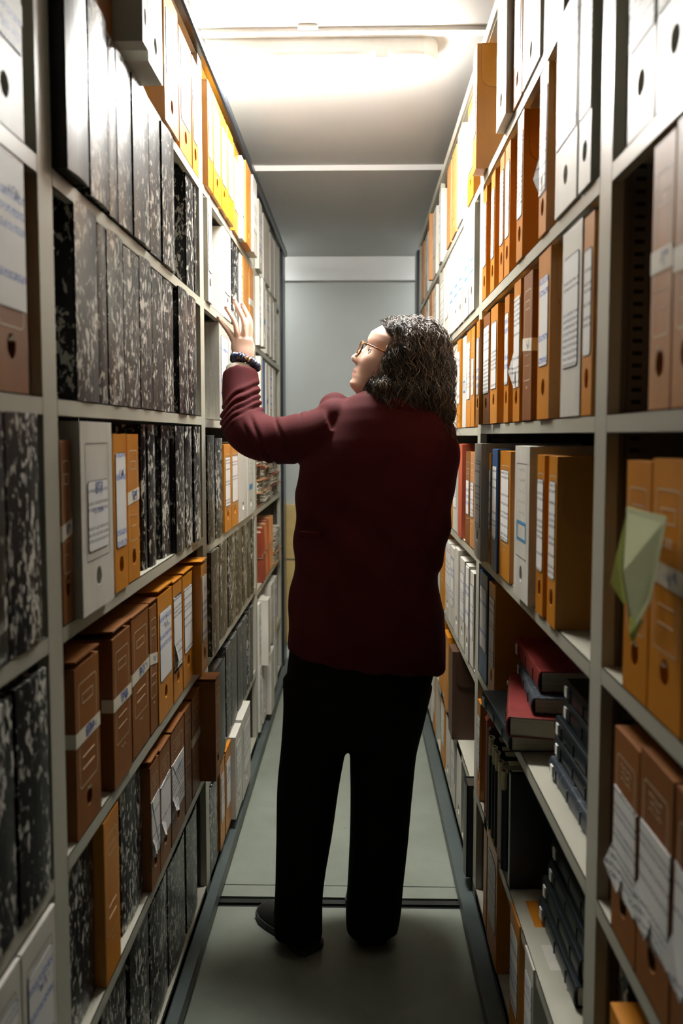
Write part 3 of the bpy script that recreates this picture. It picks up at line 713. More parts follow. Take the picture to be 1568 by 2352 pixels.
# ------------------------------------------------------------------ racks
def rack(s):
    sg = -1 if s == 'L' else 1; X = XF[s]; Z = LZ if s == 'L' else RZ
    root = empty('mobile_shelving', (X, 2.6, 0))
    yoff = -2.6
    def part(name, bm, mat, par=root): return bmobj(name, bm, mat, par, (0, yoff, 0))
    D_ = .36
    def bx(bm, a, b, y0, y1, z0, z1, mi=0, bev=0.):
        xs = sorted((sg * a, sg * b)); box(bm, xs[0], xs[1], y0, y1, z0, z1, mi, bev)
    ys = [None] + UY
    for i, uy in enumerate(UY):
        bm = bmesh.new()
        bx(bm, 0, .018, uy - .028, uy + .028, .085, 2.53, 0, .001)
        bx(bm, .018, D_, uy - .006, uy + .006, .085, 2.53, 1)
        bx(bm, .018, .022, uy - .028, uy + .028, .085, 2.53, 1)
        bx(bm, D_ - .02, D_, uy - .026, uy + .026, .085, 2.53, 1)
        bx(bm, .035, .06, uy - .0095, uy - .006, .085, 2.53, 1)
        z = .2
        while z < 2.5:
            bx(bm, .040, .054, uy - .0100, uy - .0093, z, z + .006, 2); z += .0175
        part('upright', bm, [M['steel'], M['steel_in'], M['slot']])
    for b in range(4):
        y0, y1 = (.35 if b == 0 else UY[b - 1] + .029), UY[b] - .029
        for z in Z[b]:
            bm = bmesh.new()
            bx(bm, 0.0, D_ - .004, y0, y1, z - .0015, z, 0)
            bx(bm, 0.0, .0015, y0, y1, z - .027, z, 0)
            bx(bm, 0.0, .014, y0, y1, z - .027, z - .0255, 0)
            part('shelf', bm, M['steel'])
        bm = bmesh.new(); bx(bm, D_, D_ + .002, y0, y1, .085, 2.53, 0); part('back_panel', bm, M['steel_in'])  # panel added behind the boxes to stop light coming through
        bm = bmesh.new(); bx(bm, 0.004, D_, y0, y1, 2.528, 2.531, 0); part('top_panel', bm, M['steel'])
    bm = bmesh.new()
    bx(bm, -.028 if s == 'L' else -.0, D_, .35, 4.93, .012, .05, 0, .002)
    bx(bm, -.028 if s == 'L' else .042 - .0, D_, .35, 4.93, .05, .055, 0)
    if s == 'R': bx(bm, -.042 + .0, .0, .35, 4.93, .012, .05, 0, .002)
    bx(bm, .0, .02, .35, 4.72, .05, .086, 0)
    for y in (.6, 2.38, 4.5):
        bx(bm, .05, .25, y - .02, y + .02, .0, .03, 0)
    part('carriage', bm, M['carriage'])
    bm = bmesh.new()
    if s == 'L': bx(bm, -.022, .02, .35, 4.93, 2.530, 2.572, 0, .010)
    else: bx(bm, -.004, .03, .35, 4.72, 2.531, 2.566, 0, .002)
    part('top_rail', bm, M['blackrail'] if s == 'L' else M['steel'])
    bm = bmesh.new(); bx(bm, -.012, D_, 4.735, 4.90, .055, 2.53, 0, .006)
    e = part('end_panel', bm, M['blackrail'])
    tag(root, '%s mobile shelving rack of beige steel with seven loaded shelves, %s of the aisle' % ('left', 'left') if s == 'L' else
        'right mobile shelving rack of beige steel, partly emptied lower shelves, right of the aisle', 'shelving')
    return root
rack('L'); rack('R')

# ------------------------------------------------------------------ room
def wallmat(name, c, r=.7): return varied(name, c, tuple(x * .94 for x in c), r, (1.5, 1.5, 1.5), bump=.12, bscale=60)
M['ceil'] = wallmat('white_ceiling_paint', (.45, .44, .42))
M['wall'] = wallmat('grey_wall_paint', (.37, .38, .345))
M['dado'] = varied('tan_panel', (.50, .36, .14), (.44, .31, .115), .5, (3, 3, 12))
M['wallwhite'] = wallmat('white_band_paint', (.66, .65, .62))
mfl, nt, b = newmat('grey_green_floor'); setc(b, (.3, .33, .28), .5, .35)
v = objcoord(nt, (1, 1, 1), False)
n = nd(nt, 'ShaderNodeTexNoise', Scale=2.2, Detail=8.0, Roughness=.65); nt.links.new(v, n.inputs['Vector'])
c1 = ramp(nt, n.outputs['Fac'], [(.3, (.17, .19, .155)), (.65, (.245, .27, .225))])
n2 = nd(nt, 'ShaderNodeTexNoise', Scale=26.0, Detail=6.0, Roughness=.7, Distortion=.8); nt.links.new(v, n2.inputs['Vector'])
c2 = ramp(nt, n2.outputs['Fac'], [(.26, (.16, .14, .09)), (.33, (1, 1, 1))])
mx = nt.nodes.new('ShaderNodeMix'); mx.data_type = 'RGBA'; mx.blend_type = 'MULTIPLY'; mx.inputs['Factor'].default_value = 1
nt.links.new(c1, mx.inputs['A']); nt.links.new(c2, mx.inputs['B']); nt.links.new(mx.outputs['Result'], b.inputs['Base Color'])
addbump(nt, b, n2.outputs['Fac'], .12, .002)
M['floor'] = mfl
M['rail'] = varied('floor_rail_steel', (.02, .022, .02), (.01, .011, .01), .5)
def slab(name, x0, x1, y0, y1, z0, z1, m):
    bm = bmesh.new(); box(bm, x0, x1, y0, y1, z0, z1); o = bmobj(name, bm, m); return struct(o)
WX = 2.2
bm = bmesh.new()
RLS = [(.60, .645), (2.36, 2.415), (4.48, 4.535)]
yy = -4.5
for a, b_ in RLS:
    box(bm, -WX, WX, yy, a, -.1, 0); box(bm, -WX, WX, a, b_, -.1, -.012); yy = b_
box(bm, -WX, WX, yy, 5.7, -.1, 0)
struct(bmobj('floor', bm, M['floor']))
for k, (a, b_) in enumerate(RLS):
    slab('trim_%d' % (k + 1), -WX, WX, a + .002, b_ - .002, -.0119, -.006, M['rail'])
    bm = bmesh.new(); box(bm, -WX, WX, a + .018, b_ - .018, -.006, .002); struct(bmobj('trim_%d' % (k + 11), bm, M['rail']))
slab('trim_4', -WX, WX, 2.478, 2.481, .0, .0006, M['rail'])
CZ = 2.66
slab('ceiling', -WX, WX, -4.5, 5.7, CZ, 2.8, M['ceil'])
slab('trim_5', -WX, WX, 3.66, 5.38, 2.636, CZ, M['ceil'])
slab('trim_6', -WX, WX, 5.38, 5.41, 2.48, CZ, M['wallwhite'])
slab('wall_back', -WX, WX, 5.41, 5.7, 0, CZ, M['wall'])
slab('trim_8', -WX, WX, 5.392, 5.41, .61, .98, M['dado'])
slab('trim_9', -WX, WX, 5.392, 5.41, .03, .595, M['dado'])
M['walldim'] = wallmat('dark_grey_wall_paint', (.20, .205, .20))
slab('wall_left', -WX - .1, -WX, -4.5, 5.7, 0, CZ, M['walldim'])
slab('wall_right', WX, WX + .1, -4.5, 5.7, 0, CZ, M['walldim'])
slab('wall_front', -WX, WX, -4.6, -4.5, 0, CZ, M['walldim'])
slab('trim_10', -WX, WX, 1.70, 2.00, 2.575, CZ, M['ceil'])  # unseen beam added to keep lamp glow off the near ceiling
# surface cable trunking on the ceiling
slab('trim_7', -WX, WX, 2.452, 2.488, 2.649, CZ, M['wallwhite'])

# ------------------------------------------------------------------ ceiling lamp
mem, nt, b = newmat('lit_diffuser')
setc(b, (.9, .9, .88), .4)
b.inputs['Emission Color'].default_value = (1.0, .985, .94, 1); b.inputs['Emission Strength'].default_value = 60.0
M['lit'] = mem
mem, nt, b = newmat('aged_lit_diffuser'); setc(b, (.9, .9, .88), .4)  # weaker emission for the two added fill lamps
b.inputs['Emission Color'].default_value = (.93, .98, 1.0, 1); b.inputs['Emission Strength'].default_value = 15.0
M['dim'] = mem
M['lampbody'] = varied('lamp_plastic', (.78, .78, .76), (.72, .72, .70), .35, bump=0)
def capsule(bm, x0, x1, yc, hw, z0, z1, mi=0, n=10):
    """long flat box with round ends seen from below"""
    pts = []
    for i in range(n + 1):
        a = -PI / 2 + PI * i / n; pts.append((x1 - hw + hw * math.cos(a), yc + hw * math.sin(a)))
    for i in range(n + 1):
        a = PI / 2 + PI * i / n; pts.append((x0 + hw + hw * math.cos(a), yc + hw * math.sin(a)))
    prof = [(1, z1), (1, z0 + .012), (.95, z0 + .004), (.85, z0)]
    cx = (x0 + x1) / 2; rows = []
    for sc, z in prof:
        row = []
        for (px, py) in pts:
            ccx = min(max(px, x0 + hw), x1 - hw); row.append(bm.verts.new((ccx + (px - ccx) * sc, yc + (py - yc) * sc, z)))
        rows.append(row)
    m = len(pts)
    for a, b_ in zip(rows[:-1], rows[1:]):
        for i in range(m):
            f = bm.faces.new((a[i], a[(i + 1) % m], b_[(i + 1) % m], b_[i])); f.material_index = mi
    bm.faces.new(rows[-1]); bm.faces.new(rows[0][::-1])
def make_lamp(loc, label, mat='lit'):
    lamp = empty('ceiling_lamp', loc); tag(lamp, label, 'lamp')
    bm = bmesh.new(); capsule(bm, -.64, .605, 0, .058, -.085, -.045); bmobj('diffuser', bm, M[mat], lamp, smooth=False)
    bm = bmesh.new(); capsule(bm, -.65, .615, 0, .067, -.062, -.001); bmobj('housing', bm, M['lampbody'], lamp)
    for xx in (-.42, .06, .44):
        bm = bmesh.new(); box(bm, xx - .02, xx + .02, -.072, -.064, -.070, -.040, 0, .001); bmobj('clip', bm, M['lampbody'], lamp)
    bm = bmesh.new(); box(bm, .19, .25, -.13, -.066, -.008, -.0005, 0, .001); bmobj('bracket', bm, M['lampbody'], lamp)
make_lamp((-.37, 2.56, CZ), 'lit white fluorescent batten lamp fixed across the ceiling above the aisle')
make_lamp((-1.25, 5.12, 2.636), 'lit batten lamp over the cross passage, hidden behind the left rack', 'dim')  # out of view, added to brighten the back wall
make_lamp((1.25, 5.12, 2.636), 'lit batten lamp over the cross passage, hidden behind the right rack', 'dim')  # its added twin on the other side, also unseen

w = bpy.data.worlds.new('world'); SC.world = w; w.use_nodes = True
w.node_tree.nodes['Background'].inputs[0].default_value = (.75, .85, .9, 1); w.node_tree.nodes['Background'].inputs[1].default_value = .0
# ------------------------------------------------------------------ books, binders, bundles
def make_book(L, W, T, cover, label_sticker=True):
    """hard-bound book lying flat: spine along y at x=0 (facing +x), pages behind, local z up"""
    r = empty('book'); t = .003
    bm = bmesh.new()
    box(bm, -W, -.002, -L / 2, L / 2, 0, t, 0, .001); box(bm, -W, -.002, -L / 2, L / 2, T - t, T, 0, .001)
    n = 8; A = []
    for i in range(n + 1):
        a = -PI / 2 + PI * i / n; A.append((-.004 + .008 * math.cos(a), T / 2 + T / 2 * math.sin(a)))
    P = [[bm.verts.new((x, y, z)) for x, z in A] for y in (-L / 2, L / 2)]
    Q = [[bm.verts.new((x - .003, y, T / 2 + (z - T / 2) * .86)) for x, z in A] for y in (-L / 2, L / 2)]
    for i in range(n):
        bm.faces.new((P[0][i], P[1][i], P[1][i + 1], P[0][i + 1])); bm.faces.new((Q[0][i], Q[0][i + 1], Q[1][i + 1], Q[1][i]))
        for k in (0, 1): bm.faces.new((P[k][i], P[k][i + 1], Q[k][i + 1], Q[k][i]))
    for q in (-.3, 0., .3):
        box(bm, .0035, .0055, q * L - .002, q * L + .002, T * .2, T * .8, 0, .0005)
    bmobj('cover', bm, cover, r, smooth=False)
    bm = bmesh.new(); box(bm, -W + .004, -.006, -L / 2 + .003, L / 2 - .003, t, T - t, 0); bmobj('page_block', bm, M['pages'], r)
    if label_sticker:
        bm = bmesh.new(); plate(bm, .003, .0062, L / 2 - .028, T / 2, .016, T * .55, .001); bmobj('label_sticker', bm, M['paper'], r)
    return r
def put(r, x, y, z, rz=0, rx=0, ry=0):
    r.location = (x, y, z); r.rotation_euler = (rx, ry, rz)
def rbook(L, W, T, cov, x, y, z, rz, label, group, rx=0, ry=0, st=True):
    b = make_book(L, W, T, cov, st)
    # right rack: spine faces -x, labels at the far end
    b.location = (x, y, z); b.rotation_euler = (rx, ry, PI + rz)
    for c in b.children:
        if c.name.startswith('label'): c.location = (0, -(L - .056), 0)
    tag(b, label, 'book', group); return b
G4 = 'bound books piled on the fifth shelf of the right rack'; G5 = 'bound books piled on the sixth shelf of the right rack'
ZB = .7635
M['blackbook'] = varied('black_cloth', (.012, .018, .020), (.008, .012, .013), .36, (30, 30, 30), bump=.3, bscale=300)
M['bluebook'] = marble('blue_black_mottled', (.025, .034, .045), (.10, .12, .14), .56, .35)
rbook(.30, .20, .040, M['blackbook'], .324, 1.845, ZB, .04, 'black cloth book lying lowest under the red book, right rack fifth shelf', G4)
rbook(.31, .17, .045, M['red'], .352, 1.83, ZB + .0407, -.20, 'red leather book lying on top of the black cloth book', G4)
rbook(.30, .17, .036, M['bluebook'], .392, 1.84, ZB + .0865, -.10, 'black mottled book with white spine label lying on the red book', G4)
rbook(.30, .17, .048, M['red'], .402, 1.87, ZB + .1235, -.03, 'dark red thick book topmost of the pile, pages facing the camera', G4)
names = ['lowest', 'second from below', 'middle one', 'second from the top', 'topmost']
for i in range(5):
    rbook(.285, .185, .0385, M['bluebook'] if i == 0 else M['blackbook'], .392 + .007 * i + (.004 if i % 2 else 0), 1.445 + .008 * (i % 3), ZB + i * .0392, .0,
          '%s black book, %s in near pile, right rack fifth shelf' % ('mottled' if i == 0 else 'cloth bound', names[i]), G4)
Z5 = .3895
for i in range(5):
    rbook(.29, .185, .042, M['blackbook'], .404 + .01 * i, 1.565 + .012 * (i % 2), Z5 + i * .0427, .0,
          'black book with spine label, %s in pile, right rack sixth shelf' % names[i], G5)
# portfolio standing
r = empty('portfolio'); bm = bmesh.new(); box(bm, -.27, 0, -.012, -.008, 0, .272, 0, .001); box(bm, -.27, 0, .008, .012, 0, .272, 0, .001); box(bm, -.0025, 0, -.011, .011, 0.0, .272, 0)
bmobj('cover', bm, M['black'], r); bm = bmesh.new(); box(bm, -.262, -.004, -.0075, .0075, .003, .262); bmobj('page_block', bm, M['pages'], r)
put(r, .356, 1.822, Z5, PI); tag(r, 'large black portfolio standing upright beside the pile of black books', 'portfolio')
# lever files with rolled cream tops
for i, (y, w, h, lean) in enumerate(((2.085, .030, .250, .05), (2.035, .026, .244, .05), (1.992, .026, .247, .045), (1.945, .028, .243, .04), (1.897, .030, .240, .03))):
    r = empty('ring_binder'); bm = bmesh.new()
    box(bm, -.25, -.001, -w / 2, -w / 2 + .003, 0, h, 0, .0006); box(bm, -.25, -.001, w / 2 - .003, w / 2, 0, h, 0, .0006)
    n = 8
    pts = [(.010 * math.sin(PI * k / n), -w / 2 + w * k / n) for k in range(n + 1)]
    for z0, z1, mi in ((0, h * .86, 0),):
        for a, b_ in zip(pts[:-1], pts[1:]): quadface(bm, ((a[0], a[1], z0), (b_[0], b_[1], z0), (b_[0], b_[1], z1), (a[0], a[1], z1)), mi)
    bmobj('cover', bm, M['blackbook'] if i != 3 else M['white'], r)
    bm = bmesh.new()   # rolled spine cap: open tube at the top of the spine and roll along the head
    m = 10; R1, R2 = w * .48, w * .36
    def ring(rad, z): return [bm.verts.new((.002 + rad * .6 * math.cos(2 * PI * k / m), rad * math.sin(2 * PI * k / m), z)) for k in range(m)]
    a, b_, c, d_ = ring(R1, h * .84), ring(R1, h + .006), ring(R2, h + .006), ring(R2, h * .86)
    for p, q in ((a, b_), (b_, c), (c, d_)):
        for k in range(m): bm.faces.new((p[k], p[(k + 1) % m], q[(k + 1) % m], q[k]))
    box(bm, -.245, -.018, -w / 2, w / 2, h - .004, h + .0015, 0, .001)
    bmobj('spine_cap', bm, M['cream_tube'], r)
    bm = bmesh.new(); box(bm, -.24, -.004, -w / 2 + .004, w / 2 - .004, .004, h - .012); bmobj('papers', bm, M['paper'], r)
    put(r, .360, y, Z5 + .001, PI, lean * 0)
    tag(r, 'dark ring binder with a rolled cream top, %s from the far end of its row' % ORD[i], 'binder', 'ring binders on the sixth shelf of the right rack')
for (y, w, mt, nm, lab, hh) in ((2.155, .032, 'rust', 'document_wallet', 'red document wallet with elastic standing beside the dark ring binders', .29), (2.116, .018, 'darkbrown', 'document_wallet', 'thin dark maroon wallet squeezed between red wallet and ring binders', .272)):
    r = empty(nm); bm = bmesh.new()
    box(bm, -.26, 0, -w / 2, w / 2, 0, hh * .96, 0, .003)
    bmobj('body', bm, M[mt], r)
    bm = bmesh.new()
    for k in range(3): box(bm, -.25 + k * .01, .002 - k * .003, -w / 2 - .001, w / 2 + .001, hh * .96 + k * .004, hh * .96 + k * .004 + .003, 0, .001)
    bmobj('flap', bm, M[mt], r)
    bm = bmesh.new(); box(bm, .0005, .002, -w * .2, -w * .2 + .002, .01, hh * .95); bmobj('elastic_band', bm, M['red'], r)
    put(r, .354, y, Z5 + .001, PI); tag(r, lab, 'wallet')
# paper bundles in the farthest left bay
def bundle(L, W, T, folder):
    r = empty('paper_bundle'); bm = bmesh.new()
    n = 7
    for k in range(n):
        a = random.uniform(-.006, .006); b_ = random.uniform(-.008, .004)
        box(bm, -W + b_, b_, -L / 2 + a, L / 2 + a, T * k / n, T * (k + .86) / n, 0, .001)
    bmobj('sheets', bm, M['pages'], r)
    if folder:
        bm = bmesh.new(); box(bm, -W - .004, .008, -L / 2 - .006, L / 2 + .006, -.0015, 0.0); box(bm, -W - .004, .008, -L / 2 - .006, L / 2 + .006, T, T + .0018)
        bmobj('folder', bm, M['rust'] if folder == 2 else M['tan'], r)
    bm = bmesh.new(); box(bm, -W - .006, .0095, -.002, .002, -.003, T + .0035, 0, .001); bmobj('string', bm, M['wire'], r)
    return r
zz = 1.1215
k = 0
for y, n, L, t in ((3.70, 4, .24, .056), (4.02, 4, .28, .050), (4.38, 4, .30, .056)):
    z = zz + .004
    for i in range(n):
        b_ = bundle(L - .004 * i, .25, t, 2 if (i + k) % 3 == 0 else (1 if i % 2 else 0))
        put(b_, -.452 + random.uniform(-.02, .01), y + random.uniform(-.012, .012), z, random.uniform(-.03, .03))
        z += t + .0065
        tag(b_, 'tied paper bundle, %s from below in the %s stack, left rack farthest bay' % (ORD[i], ORD[k]), 'paper bundle', 'paper bundles stacked on the fourth shelf')
    k += 1
for i in range(6):
    b_ = bundle(.26, .24, .030, 2 if i in (0, 1, 3) else 1)
    a = math.radians(112 - i * 5)
    put(b_, -.455, 3.72 + i * .088, .752 + .012, 0, a - PI / 2 + PI / 2)
    b_.location.z = .766 + .13 * math.sin(a)
    b_.rotation_euler = (a, 0, 0)
    tag(b_, 'paper bundle in a folder, %s of the leaning row, left rack farthest bay' % ORD[i], 'paper bundle', 'leaning paper bundles on the fifth shelf')
for i, (y, rx) in enumerate(((4.42, .0), (4.42, .05), (4.43, -.04))):
    b_ = bundle(.28, .24, .055, 0 if i else 1); put(b_, -.45, y, .754 + i * .064, random.uniform(-.04, .04))
    tag(b_, 'flat paper bundle, %s from below at the end of the leaning row' % ORD[i], 'paper bundle', 'flat paper bundles on the fifth shelf')
# folded green paper tucked over the near orange boxes on the right
r = empty('hanging_paper'); X0 = .349
bm = bmesh.new()
def sheet(bm, pts, th=.0008):
    A = [bm.verts.new(p) for p in pts]; B = [bm.verts.new((p[0] - th, p[1], p[2])) for p in pts]
    bm.faces.new(A); bm.faces.new(B[::-1]); n = len(pts)
    for i in range(n): bm.faces.new((A[i], A[(i + 1) % n], B[(i + 1) % n], B[i]))
sheet(bm, ((.335, .99, 1.362), (.326, 1.003, 1.300), (.322, 1.012, 1.262), (.330, .985, 1.242), (.337, .95, 1.25), (.341, .962, 1.36)))
bmobj('back_fold', bm, M['greenpaper'], r)
bm = bmesh.new()
sheet(bm, ((.330, .982, 1.362), (.320, .962, 1.285), (.324, .935, 1.215), (.331, .898, 1.262), (.336, .868, 1.362)))
bmobj('front_fold', bm, M['palegreen'], r)
bm = bmesh.new()
sheet(bm, ((.3235, .940, 1.236), (.3215, .937, 1.214), (.3245, .931, 1.206), (.3295, .915, 1.238)))
bmobj('tip', bm, M['greenpaper'], r)
tag(r, 'folded yellow-green paper hanging from the near orange boxes of the right rack', 'paper')
# ------------------------------------------------------------------ person
def ray(px, py):
    cp, sp_ = math.cos(pitch), math.sin(pitch); cy, sy = math.cos(yaw), math.sin(yaw)
    f = Vector((-sy * cp, cy * cp, -sp_)); rt = Vector((cy, sy, 0)); up = rt.cross(f)
    return f + rt * ((px - 784) / F) + up * ((1120 - py) / F)
def at(px, py, y):
    d = ray(px, py); t = y / d.y; return Vector((0, 0, H)) + d * t
def mixmat(name, stops, scale, rough, detail=4.0, spec=.4, bump=.0, bscale=200., dist=.001, sheen=0.):
    m, nt, b = newmat(name); setc(b, stops[0][1], rough, spec)
    v = objcoord(nt, scale, False); n = nd(nt, 'ShaderNodeTexNoise', Scale=1.0, Detail=detail); nt.links.new(v, n.inputs['Vector'])
    nt.links.new(ramp(nt, n.outputs['Fac'], stops), b.inputs['Base Color'])
    if bump:
        n2 = nd(nt, 'ShaderNodeTexNoise', Scale=bscale, Detail=3.0); nt.links.new(objcoord(nt, (1, 1, 1), False), n2.inputs['Vector']); addbump(nt, b, n2.outputs['Fac'], bump, dist)
    if sheen: b.inputs['Sheen Weight'].default_value = sheen; b.inputs['Sheen Roughness'].default_value = .5
    return m, nt, b
M['skin'], nt, b = mixmat('skin', [(.3, (.60, .36, .26)), (.7, (.66, .43, .33))], (9, 9, 9), .48, bump=.08, bscale=350.)
b.inputs['Subsurface Weight'].default_value = .12; b.inputs['Subsurface Radius'].default_value = (.012, .005, .003); b.inputs['Subsurface Scale'].default_value = 1.0
M['lips'], _, _ = mixmat('lips', [(.3, (.55, .20, .17)), (.7, (.60, .25, .21))], (60, 60, 60), .4)
M['nail'], _, _ = mixmat('nails', [(.3, (.66, .34, .28)), (.7, (.70, .38, .32))], (60, 60, 60), .25)
M['jacket'], _, b = mixmat('burgundy_wool', [(.3, (.058, .0065, .009)), (.7, (.070, .0085, .011))], (14, 14, 14), .82, spec=.15, bump=.25, bscale=900., dist=.0006, sheen=.0)
M['trousers'], _, _ = mixmat('black_trouser_cloth', [(.3, (.004, .004, .004)), (.7, (.006, .006, .006))], (14, 14, 14), .85, spec=.12, bump=.2, bscale=800.)
M['shoe'], _, _ = mixmat('black_shoe_leather', [(.3, (.012, .013, .012)), (.7, (.02, .02, .02))], (14, 14, 14), .5)
M['sole'], _, _ = mixmat('dark_sole_rubber', [(.3, (.022, .026, .024)), (.7, (.03, .034, .03))], (14, 14, 14), .6)
M['shirt'], _, _ = mixmat('cream_cuff', [(.3, (.62, .60, .50)), (.7, (.70, .68, .58))], (14, 14, 14), .7)
M['scrunchie'], _, _ = mixmat('navy_satin_print', [(.50, (.008, .016, .05)), (.63, (.015, .03, .09)), (.66, (.42, .20, .02)), (.69, (.5, .28, .05)), (.71, (.01, .02, .06))], (55, 55, 55), .28, detail=2.0, spec=.7)
M['hairbase'], _, _ = mixmat('dark_hair_mass', [(.3, (.016, .011, .008)), (.7, (.035, .024, .016))], (60, 60, 60), .6)
M['hair_dark'], _, _ = mixmat('dark_curls', [(.3, (.016, .011, .008)), (.7, (.03, .021, .014))], (30, 30, 30), .30, spec=.7)
M['hair_light'], _, _ = mixmat('light_curls', [(.3, (.19, .135, .085)), (.7, (.30, .225, .15))], (30, 30, 30), .32, spec=.7)
M['hair'], nt, b = mixmat('curly_hair', [(.3, (.055, .038, .024)), (.7, (.11, .078, .048))], (30, 30, 30), .38, detail=3.0, spec=.6)
M['tortoise'], _, _ = mixmat('tortoiseshell', [(.42, (.45, .17, .015)), (.5, (.25, .08, .01)), (.56, (.03, .015, .008))], (160, 160, 160), .2, detail=2.0, spec=.7)
M['eyewhite'], _, _ = mixmat('eye_white', [(.3, (.72, .70, .66)), (.7, (.75, .73, .70))], (50, 50, 50), .15, spec=.7)
M['iris'], _, _ = mixmat('iris', [(.3, (.05, .03, .015)), (.7, (.03, .02, .01))], (50, 50, 50), .1, spec=.8)
mg, nt, b = newmat('lens_glass'); setc(b, (1, 1, 1), .02); b.inputs['Transmission Weight'].default_value = 1.0; b.inputs['IOR'].default_value = 1.02
M['lens'] = mg

def tube(bm, path, segs=20, cap=True):
    """path: list of (centre, ra, rb, upvector or None). ra along side axis, rb along the other; frame follows the path"""
    C = [Vector(p[0]) for p in path]; rows = []
    n = len(path); prev = None
    for i, p in enumerate(path):
        t = (C[min(i + 1, n - 1)] - C[max(i - 1, 0)]).normalized()
        ref = Vector(p[3]) if len(p) > 3 and p[3] is not None else (prev if prev is not None else (Vector((0, 1, 0)) if abs(t.y) < .9 else Vector((1, 0, 0))))
        a = (ref - t * ref.dot(t)).normalized(); b_ = t.cross(a); prev = a
        rows.append([bm.verts.new(C[i] + a * (p[1] * math.cos(2 * PI * k / segs)) + b_ * (p[2] * math.sin(2 * PI * k / segs))) for k in range(segs)])
    for r0, r1 in zip(rows[:-1], rows[1:]):
        for k in range(segs): bm.faces.new((r0[k], r0[(k + 1) % segs], r1[(k + 1) % segs], r1[k]))
    if cap: bm.faces.new(rows[0][::-1]); bm.faces.new(rows[-1])
def smoothpath(pts, k=4):
    """Catmull-Rom through (vec, ra, rb)"""
    out = []; n = len(pts)
    def gp(i): return pts[max(0, min(n - 1, i))]
    for i in range(n - 1):
        p0, p1, p2, p3 = gp(i - 1), gp(i), gp(i + 1), gp(i + 2)
        for j in range(k):
            t = j / k
            def cr(a, b_, c, d): return .5 * ((2 * b_) + (c - a) * t + (2 * a - 5 * b_ + 4 * c - d) * t * t + (3 * b_ - a - 3 * c + d) * t ** 3)
            out.append((Vector([cr(p0[0][q], p1[0][q], p2[0][q], p3[0][q]) for q in range(3)]), cr(p0[1], p1[1], p2[1], p3[1]), cr(p0[2], p1[2], p2[2], p3[2])))
    out.append((Vector(pts[-1][0]), pts[-1][1], pts[-1][2])); return out
def rings(bm, rows, segs=40):
    """stack of horizontal ellipses: (cx, cy, z, rx, ry, tiltx) """
    R_ = []
    for (cx, cy, z, rx, ry, tl) in rows:
        R_.append([bm.verts.new((cx + rx * math.copysign(abs(math.cos(a)) ** .9, math.cos(a)), cy + ry * math.copysign(abs(math.sin(a)) ** .9, math.sin(a)), z + tl * math.cos(a))) for a in [2 * PI * k / segs for k in range(segs)]])
    for r0, r1 in zip(R_[:-1], R_[1:]):
        for k in range(segs): bm.faces.new((r0[k], r0[(k + 1) % segs], r1[(k + 1) % segs], r1[k]))
    bm.faces.new(R_[0][::-1]); bm.faces.new(R_[-1])
def remeshed(bm, voxel, smooth_it=4, fn=None, fac=.6):
    me = bpy.data.meshes.new('tmp'); bmesh.ops.recalc_face_normals(bm, faces=bm.faces[:]); bm.to_mesh(me); bm.free()
    o = bpy.data.objects.new('tmp', me); COL.objects.link(o)
    rm = o.modifiers.new('r', 'REMESH'); rm.mode = 'VOXEL'; rm.voxel_size = voxel; rm.adaptivity = 0
    if smooth_it:
        sm = o.modifiers.new('s', 'SMOOTH'); sm.iterations = smooth_it; sm.factor = fac
    dg = bpy.context.evaluated_depsgraph_get(); out = bpy.data.meshes.new_from_object(o.evaluated_get(dg))
    bpy.data.objects.remove(o); bpy.data.meshes.remove(me)
    if fn:
        n = len(out.vertices); co = np.empty(n * 3); no = np.empty(n * 3)
        out.vertices.foreach_get('co', co); out.vertices.foreach_get('normal', no)
        co = co.reshape(-1, 3); no = no.reshape(-1, 3)
        out.vertices.foreach_set('co', fn(co, no).reshape(-1)); out.update()
    for p in out.polygons: p.use_smooth = True
    return out
def scale_at(y): return F / y

# ---- key points
SH = at(775, 962, 2.25)                        # left shoulder
ARM = [(775, 985, 2.25, 74, 64), (735, 1000, 2.262, 73, 62), (690, 1007, 2.285, 62, 58), (640, 1011, 2.32, 57, 54), (590, 1003, 2.355, 56, 54), (561, 975, 2.385, 56, 52), (555, 940, 2.41, 45, 46), (551, 900, 2.44, 42, 43), (551, 858, 2.465, 41, 42)]
def armpt(p): s = scale_at(p[2]); return (at(p[0], p[1], p[2]), p[3] / s, p[4] / s)
sleeve_pts = [armpt(p) for p in ARM]

# ---- head (local f,s,u -> world)
HC = Vector((.105, 2.28, 1.651)); HK = 1.08
pt = math.radians(24); yw_ = math.radians(7)
FV = Vector((-math.cos(pt) * math.cos(yw_), math.cos(pt) * math.sin(yw_), math.sin(pt)))
UV_ = Vector((math.sin(pt) * math.cos(yw_), -math.sin(pt) * math.sin(yw_), math.cos(pt)))
SV = UV_.cross(FV)      # towards her left side
if SV.y > 0: SV = -SV
def hd(f, s, u): return HC + (FV * f + SV * s + UV_ * u) * HK
def interp(x, xs, ys): return float(np.interp(x, xs, ys))
U_ = [-.118, -.110, -.100, -.090, -.078, -.068, -.062, -.056, -.050, -.041, -.037, -.028, -.012, .005, .018, .035, .053, .077, .099, .108]
MF = [.040, .066, .086, .093, .088, .096, .0905, .098, .0935, .095, .110, .1165, .108, .094, .087, .0945, .0925, .074, .040, .010]
BF = [.036, .060, .078, .085, .083, .083, .083, .083, .083, .083, .083, .084, .085, .084, .085, .0925, .0915, .074, .040, .010]
BB = [.02, .035, .050, .062, .072, .078, .081, .084, .087, .090, .092, .095, .099, .101, .102, .102, .100, .085, .050, .012]
HW = [.018, .030, .040, .047, .053, .057, .059, .061, .063, .066, .067, .069, .073, .075, .076, .077, .075, .062, .036, .010]
